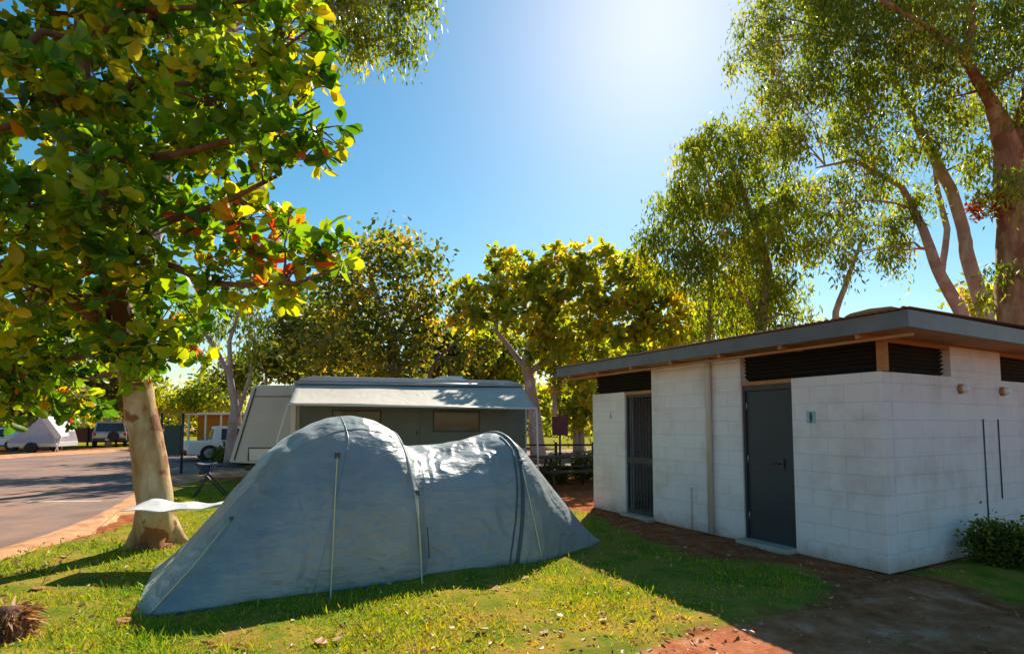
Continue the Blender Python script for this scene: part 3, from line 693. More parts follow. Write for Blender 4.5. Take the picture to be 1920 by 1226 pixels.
# -- big leafed almond tree on the left
b = G(292, 1024)
tk0 = [(Vector((b.x, b.y, -.05)), .30), (Vector((b.x-.0, b.y, .12)), .255), (P(290, 960, 6.85), .205), (P(283, 880, 6.85), .195), (P(268, 790, 6.85), .18), (P(255, 715, 6.85), .165), (P(230, 620, 6.85), .15), (P(205, 480, 6.85), .15), (P(180, 340, 6.9), .12), (P(160, 200, 7.0), .10), (P(150, 60, 7.1), .07), (P(150, -60, 7.2), .04)]
tk = tk0[:7]
br = [
 tk0[6:],
 TR([(235, 640, .09, 6.85), (130, 560, .06, 6.4), (20, 500, .05, 6.0), (-120, 470, .03, 5.8)], 6),
 TR([(222, 560, .06, 6.85), (250, 478, .045, 6.5), (330, 500, .04, 6.3), (380, 530, .035, 6.2), (460, 535, .03, 6.1), (560, 530, .02, 6.0), (640, 500, .01, 6.0)], 6),
 TR([(205, 480, .06, 6.85), (300, 420, .045, 6.6), (420, 380, .035, 6.4), (520, 330, .02, 6.3)], 6),
 TR([(190, 400, .07, 6.9), (215, 300, .05, 6.6), (330, 290, .04, 6.4), (430, 265, .035, 6.3), (520, 240, .02, 6.2), (600, 200, .01, 6.2)], 6),
 TR([(165, 230, .06, 7), (260, 150, .045, 6.8), (400, 160, .035, 6.6), (520, 100, .02, 6.5), (600, 40, .01, 6.5)], 6),
 TR([(160, 200, .06, 7), (60, 230, .045, 6.6), (-60, 250, .03, 6.3)], 6),
 TR([(152, 80, .05, 7.1), (80, 60, .04, 6.6), (0, 130, .03, 6.2)], 6),
 TR([(152, 90, .05, 7.1), (250, 20, .04, 6.8), (360, 15, .03, 6.5), (480, 0, .02, 6.3)], 6)]
blobs = [(560, 50, 75, 6.6), (585, 170, 62, 6.4), (605, 245, 42, 6.3), (590, 300, 36, 6.2), (480, 170, 95, 6.8), (440, 60, 95, 6.6), (410, 300, 95, 6.9), (500, 250, 60, 5.9), (500, 315, 30, 5.7),
 (470, 410, 70, 6.7), (540, 430, 40, 6.2), (570, 500, 50, 6.3), (640, 470, 42, 6.1), (440, 520, 75, 6.5), (520, 545, 36, 6.2), (330, 420, 95, 7.2), (300, 240, 110, 7.2), (320, 90, 110, 7.2), (170, 90, 120, 7.5),
 (130, 270, 120, 7.4), (110, 440, 120, 7.6), (60, 600, 110, 7.6), (190, 570, 95, 7.0), (330, 560, 75, 6.9), (300, 640, 50, 6.6), (370, 655, 40, 6.5), (150, 660, 80, 7.6), (20, 700, 80, 8.0), (60, 160, 90, 5.6), (210, 380, 80, 5.6), (30, 400, 90, 5.4), (380, 180, 70, 5.7),
 (-130, 300, 170, 7.5), (-160, 600, 140, 7.8), (-120, 50, 150, 7.0), (300, -110, 130, 7.2), (100, -130, 140, 7.2), (480, -60, 80, 6.8), (250, 690, 40, 6.4), (60, 545, 70, 5.8), (240, 500, 70, 6.0), (150, 760, 40, 9), (10, 745, 60, 8.6), (75, 715, 60, 8.8), (0, 660, 80, 8.4), (105, 630, 60, 8.2), (215, 640, 40, 6.4), (200, 300, 80, 6.0), (160, 150, 80, 6.2), (170, 420, 70, 6.0)]
tree('almond_tree', 'broad leafed tree with pale leaning trunk and yellow green leaves left of the tent', 'tree', (b.x, b.y, 0), [tk]+br, PB(blobs, 6.5), 'leaf_almond', 'bark_pale', 'rosette', dens=1.0, lsize=.195, sprays=135, tint_mu=.53, tint_sd=.22, red=.014, shell=.3, limb=.035)

def gbase(px, Y): p = P(px, 800, Y); return (p.x, p.y, 0)
at_ = [o for o in bpy.data.objects if o.name == 'almond_tree'][0]
for a_ in (.3, 1.7, 2.9, 4.1, 5.3):
    d_ = Vector((math.cos(a_), math.sin(a_), 0))
    MB().tube([d_*.12+Vector((0, 0, .34)), d_*.19+Vector((0, 0, .17)), d_*.28+Vector((0, 0, .05)), d_*.42+Vector((0, 0, -.05))], [.10, .11, .08, .04], 10, wob=.06).build('root', M['bark_pale'], at_, fix=False)
# -- gum whose top hangs in at the upper left
bb = gbase(272, 14)
tree('gum_tree', 'tall gum tree whose drooping top shows above the broad leafed tree', 'tree', bb, [[(Vector(bb)+Vector((0, 0, -.1)), .22), (P(262, 600, 14), .2), (P(330, 200, 14), .18), (P(480, -40, 14), .15), (P(620, -150, 14), .08)]],
     PB([(640, 20, 60), (700, 40, 55), (760, 20, 50), (760, 75, 30), (700, -60, 80), (600, -80, 90), (480, -120, 110), (330, 0, 90), (780, -30, 40), (665, 80, 35)], 14, .4), 'leaf_gum', 'bark_pink', 'gum', dens=1, sprays=44, lsize=.2, tint_mu=.42)
# -- big gums behind the toilet block
bb = gbase(1912, 12.5)
tree('gum_tree', 'huge orange barked gum tree rising behind the right end of the toilet block', 'tree', bb,
     [[(Vector(bb)+Vector((0, 0, -.1)), .50), (P(1908, 590, 12.5), .38), (P(1903, 420, 12.5), .34), (P(1888, 270, 12.5), .26), (P(1858, 190, 12.4), .13), (P(1802, 100, 12.2), .09), (P(1731, 45, 12), .05), (P(1650, 0, 12), .05)],
      [(P(1895, 300, 12.5), .20), (P(1935, 150, 12.7), .16), (P(1950, 0, 12.8), .10)],
      [(P(1810, 110, 12.2), .11), (P(1822, 30, 12.2), .08), (P(1830, -80, 12.2), .04)]],
     PB([(1850, 60, 90), (1760, 60, 90), (1920, 120, 80), (1910, 250, 60), (1880, 330, 40), (1700, 10, 90), (1960, 30, 120), (1800, -80, 130), (1880, 500, 26), (1860, 560, 22), (1960, 400, 60), (1650, -60, 110), (1980, 230, 90), (1800, 180, 50)], 12.5, .8), 'leaf_gum', 'bark_orange', 'gum', sprays=46, lsize=.16, tint_mu=.4, shell=.4)
bb = gbase(1835, 15)
tree('gum_tree', 'slender twin stemmed gum tree with loose crown behind the toilet block roof', 'tree', bb,
     [[(Vector(bb)+Vector((0, 0, -.1)), .30), (P(1848, 591, 15), .19), (P(1812, 480, 15), .17), (P(1806, 430, 15), .15), (P(1782, 354, 15), .14), (P(1721, 238, 14.8), .11), (P(1686, 167, 14.6), .08), (P(1620, 80, 14.4), .04)],
      [(Vector(bb)+Vector((-.3, 0, -.1)), .26), (P(1802, 586, 15), .17), (P(1757, 505, 15), .14), (P(1731, 430, 15), .11), (P(1690, 350, 15), .08), (P(1600, 300, 14.8), .05), (P(1530, 315, 14.7), .02)],
      [(P(1765, 515, 15), .09), (P(1776, 430, 15.1), .08), (P(1757, 354, 15.2), .06), (P(1740, 200, 15.2), .03)]],
     PB([(1480, 70, 85), (1420, 30, 40), (1590, 90, 100), (1690, 120, 80), (1450, 150, 60), (1540, 200, 95), (1650, 240, 85), (1740, 250, 60), (1430, 230, 40), (1620, 330, 60), (1700, 370, 50), (1640, 430, 55), (1590, 480, 32), (1690, 470, 40), (1500, 0, 90), (1610, -40, 110), (1560, 380, 45), (1400, 100, 35), (1820, 300, 40), (1840, 190, 50), (1490, 270, 40), (1550, -90, 120)], 14.8, .9), 'leaf_gum', 'bark_pink', 'gum', sprays=42, lsize=.165, tint_mu=.45, shell=.3)
bb = gbase(1420, 19)
tree('gum_tree', 'bushy yellow green gum tree above the middle of the toilet block roof', 'tree', bb,
     [[(Vector(bb)+Vector((0, 0, -.1)), .30), (P(1425, 620, 19), .2), (P(1440, 500, 19), .15), (P(1400, 380, 19), .1), (P(1370, 300, 19), .05)],
      [(P(1432, 600, 19), .1), (P(1360, 520, 19), .08), (P(1300, 440, 19), .05), (P(1250, 480, 19), .02)],
      [(Vector(gbase(1560, 19)), .14), (P(1567, 585, 19), .11), (P(1597, 500, 19), .08), (P(1620, 440, 19), .04)],
      [(P(1329, 640, 19), .09), (P(1330, 560, 19), .07), (P(1335, 480, 19), .04)]],
     PB([(1350, 255, 60), (1420, 260, 55), (1300, 280, 38), (1330, 340, 75), (1420, 350, 80), (1490, 380, 65), (1270, 400, 60), (1360, 430, 85), (1450, 450, 70), (1240, 470, 50), (1310, 500, 60), (1400, 530, 55), (1480, 540, 45), (1500, 600, 40), (1420, 600, 45), (1350, 590, 40), (1220, 440, 25), (1530, 450, 35)], 19, 1.0), 'leaf_gold', 'bark_pink', 'gum', sprays=32, lsize=.23, tint_mu=.3, shell=.45)
# red dry clump hanging in the big gum
rc = P(1852, 385, 12.6); v, q, tt = make_leaves(blob_pts(rc, .42, 500, .7), RNG.normal(size=(500, 3)), np.full(500, .13), .4, RNG.random(500), 'quad')
bigg = [o for o in bpy.data.objects if o.name == 'gum_tree.001'][0]
np_mesh('dead_foliage', v-np.array(bigg.location), q, M['leaf_red'], bigg, tt)

# -- middle distance trees
bb = gbase(742, 25)
tree('leafy_tree', 'dark green tree with pale trunk standing behind the caravan roof', 'tree', bb,
     [[(Vector(bb), .4), (P(740, 700, 25), .28), (P(735, 620, 25), .22), (P(700, 540, 25), .12), (P(690, 490, 25), .05)], [(P(738, 640, 25), .15), (P(790, 560, 25), .1), (P(800, 500, 25), .05)]],
     PB([(640, 500, 42), (700, 480, 45), (765, 475, 40), (806, 490, 30), (650, 560, 55), (720, 560, 65), (790, 570, 48), (620, 620, 42), (690, 640, 55), (775, 640, 48), (740, 690, 42), (640, 680, 45), (840, 560, 28), (590, 640, 28)], 25, 1.5), 'leaf_dark', 'bark_pink', 'clump', sprays=17, lsize=.30, tint_mu=.5, tint_sd=.25)
bb = gbase(1010, 22)
tree('leafy_tree', 'broad golden green tree between the caravan and the toilet block', 'tree', bb,
     [[(Vector(bb), .35), (P(1000, 760, 22), .25), (P(985, 680, 22), .2), (P(1010, 600, 22), .13), (P(1060, 520, 22), .05)], [(P(985, 690, 22), .12), (P(930, 620, 22), .09), (P(940, 530, 22), .04)], [(P(990, 700, 22), .12), (P(1110, 620, 22), .09), (P(1200, 560, 22), .04)],
      [(P(1040, 780, 22), .10), (P(1040, 700, 22), .09), (P(1060, 640, 22), .05)]],
     PB([(945, 490, 32), (985, 510, 35), (1050, 510, 55), (1120, 510, 50), (1190, 520, 50), (1240, 560, 45), (920, 560, 50), (990, 580, 55), (1080, 590, 65), (1170, 600, 60), (1230, 630, 45), (880, 590, 32), (1040, 660, 48), (1120, 670, 48), (900, 650, 34), (1290, 610, 38), (1070, 720, 36), (1100, 740, 26), (1020, 640, 30), (870, 545, 26)], 22, 1.6), 'leaf_gold', 'bark_pink', 'rosette', sprays=95, lsize=.29, tint_mu=.5, tint_sd=.25, limb=.04)
bb = gbase(432, 21)
tree('gum_tree', 'thin pinkish gum tree with forked bare stems left of the caravan', 'tree', bb,
     [[(Vector(bb), .22), (P(440, 760, 21), .15), (P(430, 700, 21), .12), (P(395, 640, 21), .08), (P(360, 590, 21), .04)], [(P(433, 710, 21), .1), (P(430, 640, 21), .08), (P(450, 580, 21), .04)], [(P(445, 780, 21), .08), (P(470, 700, 21), .06), (P(480, 640, 21), .03)]],
     PB([(450, 590, 34), (400, 600, 30), (470, 640, 30), (360, 580, 30), (500, 590, 26), (440, 555, 26)], 21, 1), 'leaf_gum', 'bark_pink', 'gum', sprays=25, lsize=.24)
# tree with the thin curved branch seen over the caravan
bb = gbase(806, 20)
tree('sapling', 'small tree with one thin bare curved branch just above the caravan roof', 'tree', bb,
     [[(Vector(bb), .1), (P(806, 700, 20), .08), (P(822, 670, 20), .06), (P(858, 640, 20), .04), (P(890, 610, 20), .02)]],
     PB([(880, 680, 26), (850, 690, 22), (905, 665, 24)], 20, .4), 'leaf_dark', 'bark_brown', 'clump', sprays=16, lsize=.2)
bgl = [(500, 670, 30, 34, 'low olive tree beside the dark tree behind the caravan', 'leaf_dark'), (560, 665, 36, 36, 'rounded dark tree directly above the left end of the caravan', 'leaf_dark'),
       (60, 690, 55, 40, 'dry yellow tree behind the pale tent trailer at far left', 'leaf_gold'), (140, 720, 42, 44, 'small golden tree behind the parked four wheel drive', 'leaf_gold'), (205, 705, 50, 38, 'olive tree just left of the pale leaning trunk', 'leaf_dark'),
       (340, 745, 30, 48, 'small orange tinted tree just right of the pale leaning trunk', 'leaf_gold'), (395, 735, 36, 46, 'orange tinted bushy tree beyond the notice board', 'leaf_gold'), (-40, 720, 70, 36, 'dark tree at the left edge of the road', 'leaf_dark'),
       (900, 730, 34, 34, 'low tree behind the right half of the caravan', 'leaf_dark'), (1000, 745, 40, 38, 'tree beyond the awning pole', 'leaf_gold'), (1090, 760, 34, 30, 'golden shrubby tree behind the red sign', 'leaf_gold'), (1850, 560, 40, 26, 'bright green tree peeking over the roof between two gum trunks', 'leaf_gold'),
       (260, 740, 40, 42, 'olive tree hidden behind the pale leaning trunk', 'leaf_gold'), (700, 700, 50, 40, 'wide tree behind the dark green tree', 'leaf_dark'), (1180, 720, 40, 34, 'tree behind the near end of the toilet block roof', 'leaf_dark'), (450, 700, 30, 40, 'small tree behind the thin pinkish gum', 'leaf_dark'),
       (610, 640, 62, 31, 'full olive crown between the dark green tree and the thin pinkish gum', 'leaf_dark'), (850, 640, 58, 30, 'full green crown behind the bare curved branch', 'leaf_dark'), (950, 660, 60, 32, 'rounded golden crown behind the broad golden green tree', 'leaf_gold'),
       (1080, 640, 62, 30, 'wide golden crown at the back of the broad golden green tree', 'leaf_gold'), (1230, 620, 58, 30, 'yellow green crown behind the far end of the toilet block roof', 'leaf_gold'), (1370, 570, 50, 30, 'pale green crown behind the bushy gum tree', 'leaf_gold')]
for (px, py, r, D, lab, lm_) in bgl:
    bb = gbase(px, D); c_ = P(px, py, D); rw = r*D/F
    bl = [(c_+Vector((random.uniform(-1, 1)*rw*1.0, random.uniform(-1, 1)*rw, random.uniform(-.9, .5)*rw)), rw*random.uniform(.45, .7)) for _ in range(8)]
    tree('small_tree', lab, 'tree', bb, [[(Vector(bb), .2), (Vector((c_.x, c_.y, c_.z*.5)), .14), (c_, .05)]], bl, lm_, 'bark_pink', 'clump', sprays=20, lsize=.36, tint_mu=.45 if lm_ == 'leaf_gold' else .4, group='background trees')
# far wooded belt
n = 26000; xs = RNG.uniform(-110, 110, n); ysb = RNG.uniform(72, 84, n)
hh = 4.2+1.6*np.sin(xs*.23)+1.0*np.sin(xs*.71+2)+.6*np.sin(xs*1.9); zz = RNG.random(n)*hh
pos = np.stack([xs, ysb, zz], 1)
v, q, tt = make_leaves(pos, RNG.normal(size=(n, 3)), RNG.uniform(.5, 1.1, n), .6, np.clip(RNG.normal(.45, .25, n), 0, 1), 'quad')
wd = np_mesh('distant_woodland', v, q, M['leaf_dark'], None, tt); tag(wd, 'hazy belt of distant trees beyond the road', 'woodland', kind='stuff')

# -- bushes by the block
def bush(px, py, r, D, lab, lm_='leaf_dark', ls=.055, n=2600, hz=1.2):
    p = G(px, py); root = empty('shrub', (p.x, p.y, 0)); tag(root, lab, 'shrub')
    cs = blob_pts((0, 0, r*hz*.8), r, 60, hz, .5); base_ = np.repeat(cs, n//60, 0); m_ = len(base_)
    pos = base_+RNG.normal(size=(m_, 3))*.07; pos[:, 2] = np.maximum(pos[:, 2], .03)
    v, q, tt = make_leaves(pos, RNG.normal(size=(m_, 3))+np.array([0, 0, .5]), ls*RNG.uniform(.6, 1.3, m_), .5, np.clip(RNG.normal(.35, .2, m_), 0, 1), 'quad')
    np_mesh('foliage', v, q, M[lm_], root, tt)
    st = MB()
    for _ in range(9): st.tube(bez((0, 0, -.03), Vector(cs[random.randint(0, 59)]), 4), [.014, .011, .008, .006, .004], 5)
    st.build('stems', M['bark_brown'], root)
bush(1868, 1060, .19, 5.8, 'dark green rounded shrub against the white block wall', n=3600)
bush(1935, 1070, .19, 5.8, 'leafy shrub at the right edge of the picture by the block wall', n=3000)
bush(425, 868, .5, 20, 'low green shrub beside the nose of the caravan', ls=.14, n=1500, hz=.8)
# dry palm-like stump at lower left
p = G(12, 1200); st = empty('dry_stump', (p.x, p.y, 0)); tag(st, 'reddish brown shaggy stump at the lower left corner of the lawn', 'stump')
MB().tube([(0, 0, -.05), (0, 0, .06), (.02, 0, .16), (.02, .02, .24)], [.17, .13, .09, .06], 14, wob=.18).build('stump', M['bark_brown'], st, fix=False)
nn = 420; an = RNG.uniform(0, 6.28, nn); rr_ = RNG.uniform(.03, .10, nn); pos = np.stack([np.cos(an)*rr_, np.sin(an)*rr_, RNG.uniform(.01, .24, nn)], 1)
d = np.stack([np.cos(an), np.sin(an), RNG.uniform(-1.2, .2, nn)], 1)+RNG.normal(size=(nn, 3))*.25
v, q, tt = make_leaves(pos, d, RNG.uniform(.08, .2, nn), .12, RNG.random(nn), 'quad'); np_mesh('shaggy_fibre', v, q, M['leaf_dry'], st, tt*.7)

# ------------------------------------------------------------------ VEHICLES, FAR THINGS
M['car_silver'] = surf_mat('car_silver', (.52, .50, .46), (.58, .56, .52), 2, .3, .01, metal=.3)
M['car_white'] = surf_mat('car_white', (.74, .74, .72), (.80, .80, .78), 2, .25, .01)
M['lamp_red'] = surf_mat('lamp_red', (.45, .02, .015), (.5, .03, .02), 3, .2)
M['lamp_clear'] = surf_mat('lamp_clear', (.75, .75, .72), (.8, .8, .78), 3, .1)
def car(name, label, loc_, rz, paint, rear=True, L_=4.7, Wd=1.85, H_=1.85, clear=.45, wagon=True):
    """faces -Y with its visible end"""
    r = empty(name, loc_, rz); tag(r, label, 'car')
    bl = H_*.56
    body = MB().prism([(0, clear), (-.02, clear+.25), (.0, bl), (.06, bl+.03), (L_-.1, bl-.02 if wagon else bl-.12), (L_, bl-.15), (L_, clear), (L_*.85, clear-.05), (L_*.15, clear-.05)], -Wd/2, Wd/2, 'x')
    bd = body.build('body', M[paint], r, bevel=.07)
    e = L_*.68 if wagon else L_*.62; s0 = .06 if rear else .9
    t = H_
    # cabin: tapered greenhouse
    vs = []
    for (y, z, wx) in [(s0, bl+.0, Wd/2-.04), (s0+.12, t-.04, Wd/2-.18), (s0+.35, t, Wd/2-.2), (e-.4, t-.02, Wd/2-.2), (e-.15, t-.06, Wd/2-.2), (e+.45, bl, Wd/2-.06)]:
        vs += [(-wx, y, z), (wx, y, z)]
    k = [0, 2, 4, 6, 8, 10]
    fs = [(a, a+1, a+3, a+2) for a in k[:-1]]+[tuple(k), tuple(i+1 for i in reversed(k)), (10, 11, 1, 0)]
    MB().add(vs, fs).build('cabin', M[paint], r, bevel=.04)
    y_ = s0-.012
    w0 = Wd/2-.14; w1 = Wd/2-.25
    MB().add([(-w0, s0+.002, bl+.07), (w0, s0+.002, bl+.07), (w1, s0+.098, t-.13), (-w1, s0+.098, t-.13), (-w0, s0-.012, bl+.07), (w0, s0-.012, bl+.07), (w1, s0+.086, t-.13), (-w1, s0+.086, t-.13)],
             [(0, 1, 2, 3), (7, 6, 5, 4), (0, 4, 5, 1), (1, 5, 6, 2), (2, 6, 7, 3), (3, 7, 4, 0)]).build('window', M['glass'], r)
    for sx in (-1, 1):
        m = MB()
        for (ya, yb2) in ((s0+.35, s0+1.2), (s0+1.3, s0+2.1)):
            if yb2 > e+.1: yb2 = e+.1
            b0_, b1_ = Wd/2-.045, Wd/2-.175
            m.add([(sx*(b0_+.004), ya, bl+.06), (sx*(b0_+.004), yb2, bl+.06), (sx*(b1_+.0), yb2-.03, t-.12), (sx*(b1_+.0), ya+.02, t-.12)], [(0, 1, 2, 3)])
        m.build('window', M['glass'], r, solid=.02)
        lp = MB().b2(sx*(Wd/2-.2), sx*(Wd/2-.04), -.035, .02, clear+.32, clear+.56) if True else None
        lp.build('tail_light' if rear else 'headlight', M['lamp_red' if rear else 'lamp_clear'], r, bevel=.015)
        mr_ = MB().b2(sx*(Wd/2+.01), sx*(Wd/2+.16), e-.1, e, bl+.08, bl+.24); mr_.build('mirror', M['dark_metal'], r, bevel=.02)
        for yy in (L_*.2, L_*.8):
            wl = MB().tube([(sx*(Wd/2-.2), yy, .36), (sx*(Wd/2-.02), yy, .36), (sx*(Wd/2+.01), yy, .36)], [.37, .37, .33], 22).build('wheel', M['rubber'], r)
            MB().tube([(sx*(Wd/2+.005), yy, .36), (sx*(Wd/2+.02), yy, .36)], [.21, .18], 16).build('rim', M['grey_metal'], wl)
    MB().b2(-Wd/2+.04, Wd/2-.04, -.12, .02, clear-.02, clear+.18).build('bumper', M['dark_metal'], r, bevel=.03)
    MB().b2(-.26, .26, -.135, -.121, clear+.02, clear+.13).build('number_plate', M['white_metal'], r)
    if rear: MB().tube([(.2, -.12, .75), (.2, -.3, .75)], [.34, .33], 22).build('spare_wheel', M['rubber'], r)
    return r
g = G(205, 838); car('parked_car', 'silver four wheel drive parked beyond the road left of the tree trunk', (g.x, g.y, 0), R(36), 'car_silver', True, H_=1.8, Wd=1.95)
g = G(372, 862); car('parked_car', 'white hatchback parked beyond the road between trunk and caravan', (g.x, g.y-1.0, 0), R(-55), 'car_white', False, L_=4.1, Wd=1.7, H_=1.5, clear=.3)
g = G(12, 842); car('parked_car', 'pale car mostly hidden at the far left edge', (g.x-1.2, g.y-2, 0), R(-80), 'car_white', False, L_=4.3, Wd=1.7, H_=1.4, clear=.3)
# pale pointed tent trailer at left
g = G(78, 838); D = 30; g = Vector((P(78, 800, D).x, D, 0))
tt_ = empty('tent_trailer', g, R(8)); tag(tt_, 'pale lilac pointed camper tent on a trailer at the far left beyond the road', 'tent')
MB().add([(-1.35, -.6, .62), (1.05, -.6, .55), (1.05, 1.4, .55), (-1.35, 1.4, .62), (-.45, -.2, 1.45), (-.05, .0, 2.02), (.62, .0, 1.98), (1.05, -.1, 1.2), (1.1, 1.0, 1.2), (.62, .9, 1.98), (-.05, .9, 2.02), (-.45, 1.1, 1.45)],
         [(0, 1, 7, 4), (4, 7, 6, 5), (1, 2, 8, 7), (7, 8, 9, 6), (5, 6, 9, 10), (0, 4, 11, 3), (4, 5, 10, 11), (3, 11, 8, 2), (11, 10, 9, 8), (0, 3, 2, 1)]).build('canvas', M['canvas_lilac'], tt_)
MB().add([(.35, -.66, 1.97), (.66, -.66, 1.97), (1.42, -.62, .9), (1.1, -.62, .8), (.35, .0, 2.03), (.66, .0, 2.03), (1.42, .0, .95), (1.1, 0, .85)], [(0, 1, 2, 3), (4, 5, 6, 7), (0, 4, 5, 1), (1, 5, 6, 2), (2, 6, 7, 3), (3, 7, 4, 0)]).build('door_flap', M['flap'], tt_)
MB().b2(-1.3, 1.1, -.5, 1.3, .35, .6).build('trailer_box', M['caravan_grey'], tt_, bevel=.02)
MB().tube([(1.4, -.62, .9), (1.15, -.7, 0)], .03, 8).tube([(1.05, -.62, .85), (1.4, -.75, 0)], .03, 8).build('support_leg', M['white_metal'], tt_)
for yy in (-.62, 1.3):
    wl = MB().tube([(-.1, yy, .3), (-.1, yy+.18, .3)], .3, 20).build('wheel', M['rubber'], tt_)
MB().tube([(-1.3, .4, .4), (-2.5, .4, .4), (-2.5, .4, .05)], .04, 8).build('drawbar', M['dark_metal'], tt_)
# notice board with thin frame
D = 17; c0 = P(320, 800, D); nb2 = empty('notice_board', (c0.x, D, 0)); tag(nb2, 'dark green notice board in a thin frame right of the pale trunk', 'board')
z1 = P(0, 775, D).z; xA, xB = P(303, 800, D).x-c0.x, P(343, 800, D).x-c0.x
MB().tube([(xA, 0, -.05), (xA, 0, z1)], .035, 8).build('post', M['dark_metal'], nb2); MB().tube([(xB, 0, -.05), (xB, 0, z1)], .035, 8).build('post', M['dark_metal'], nb2)
MB().b2(xA-.06, xB+.4, -.05, .05, z1, z1+.05).build('top_rail', M['timber'], nb2)
MB().b2(xA+.1, xB-.05, -.03, .03, P(0, 852, D).z, P(0, 797, D).z).build('panel', M['green_panel'], nb2, bevel=.01)
# orange shelter far behind
D = 42; c0 = P(402, 800, D); sh = empty('shelter', (c0.x, D, 0)); tag(sh, 'small orange walled shelter with white posts across the road', 'building')
MB().b2(-1.9, 3.4, 1.0, 4.0, 0, 2.3).build('wall', M['orange_wall'], sh); MB().b2(-2.3, 3.8, -.4, 4.4, 2.32, 2.5).build('roof', M['white_metal'], sh)
for x in (-1.9, -.6, .6, 2.0, 3.3): MB().b2(x-.06, x+.06, -.2, -.08, 0, 2.3).build('post', M['white_metal'], sh)
D = 40; c0 = P(150, 800, D); fe = empty('low_fence', (c0.x, D, 0)); tag(fe, 'long low maroon fence behind the parked cars', 'fence')
MB().b2(-12, 5, 0, .06, .25, 1.3).build('panel', M['maroon'], fe)
for i in range(9): MB().b2(-12+i*2.1, -11.9+i*2.1, -.1, -.002, 0, 1.4).build('post', M['picnic'], fe)
# navy folding stool
g = G(385, 932); fs_ = empty('folding_stool', (g.x, g.y, 0), R(20)); tag(fs_, 'navy folding camp stool with crossed dark legs behind the trunk', 'stool')
z = .70
MB().grid([[(-.17+.34*i/6, -.17+.34*j/6, z+.03*abs(i/3-1)**2) for j in range(7)] for i in range(7)]).build('seat', M['navy'], fs_, solid=.012)
for (a, b2_) in (((-.17, -.17, z+.02), (.42, -.15, 0)), ((.17, -.17, z+.02), (-.22, -.15, 0)), ((-.17, .17, z+.02), (.42, .15, 0)), ((.17, .17, z+.02), (-.22, .15, 0))):
    MB().tube([a, b2_], .015, 8).build('leg', M['dark_metal'], fs_)
MB().box((-.02, 0, z-.12), (.2, .24, .18), taper=.7).build('pouch', M['navy'], fs_)
# red sign on post and picnic table right behind
D = 17; c0 = P(1050, 800, D); sg = empty('park_sign', (c0.x, D, 0)); tag(sg, 'dark maroon sign board on a thin post between caravan and toilet block', 'sign')
MB().b2(-.25, .25, -.02, .02, P(0, 816, D).z, P(0, 780, D).z).build('board', M['maroon'], sg, bevel=.01)
MB().tube([(0, .04, -.1), (0, .04, P(0, 770, D).z)], .035, 8).build('post', M['dark_metal'], sg); MB().b2(-.05, .35, .02, .06, P(0, 769, D).z, P(0, 767, D).z).build('bracket', M['dark_metal'], sg)
g = G(1068, 912); pt = empty('picnic_table', (g.x, g.y, 0), R(12)); tag(pt, 'dark timber picnic table in the shade left of the toilet block', 'table')
MB().b2(-.8, .8, -.36, -.13, .72, .76).b2(-.8, .8, -.115, .115, .72, .76).b2(-.8, .8, .13, .36, .72, .76).build('table_top', M['picnic'], pt)
for yy in (-.72, .72): MB().b2(-.8, .8, yy-.13, yy+.13, .42, .46).build('bench', M['picnic'], pt)
for xx in (-.55, .55):
    MB().tube([(xx, -.2, .71), (xx, -.6, 0)], .035, 6).build('leg', M['picnic'], pt); MB().tube([(xx, .2, .71), (xx, .6, 0)], .035, 6).build('leg', M['picnic'], pt)
    MB().b2(xx-.03, xx+.03, -.72, .72, .36, .415).build('cross_beam', M['picnic'], pt)
g = G(1080, 880); rl = empty('low_rail', (g.x, g.y, 0), R(4)); tag(rl, 'low dark post and rail barrier behind the picnic table', 'fence')
for i in range(5): MB().tube([(-2+i*1.3, 0, -.05), (-2+i*1.3, 0, .95)], .05, 8).build('post', M['picnic'], rl)
for z in (.45, .85): MB().tube([(-2.1, 0, z), (3.4, 0, z)], .035, 8).build('rail', M['picnic'], rl)
bush(1040, 905, .35, 14, 'dark low shrub under the red sign', ls=.1, n=1500, hz=.8)
bush(1098, 900, .4, 14, 'dark leafy shrub against the far corner of the toilet block', ls=.1, n=1800, hz=1.0)

# ------------------------------------------------------------------ GRASS, LITTER
n = 330000; X = RNG.uniform(-7.5, 4.5, n); Y = 3.2+RNG.random(n)**1.5*9.5
keep = (np.abs(X) < Y*1.02+.3); X, Y = X[keep], Y[keep]
dd = np.minimum(sdist(X, Y, lawn), sdist(X, Y, lawn_r))
patch = .5+.5*np.sin(X*2.3+1.3*np.sin(Y*1.9))*np.sin(Y*2.7+X*.8)
patch2 = .5+.5*np.sin(X*7.1+Y*3.3)*np.sin(Y*6.3-X*4.1)
bare = np.clip((-dd)/.35, 0, 1)*(.45+.35*patch+.25*patch2)
# thinner towards the path at lower right
bare *= 1-.5*np.clip((X-.9)/.6+(Y-4.6)*.3, 0, 1)
bare *= np.clip(.35+np.hypot(X-2.0, Y-3.6)/2.6, 0, 1)
keep = RNG.random(len(X)) < bare; X, Y, patch, patch2 = X[keep], Y[keep], patch[keep], patch2[keep]
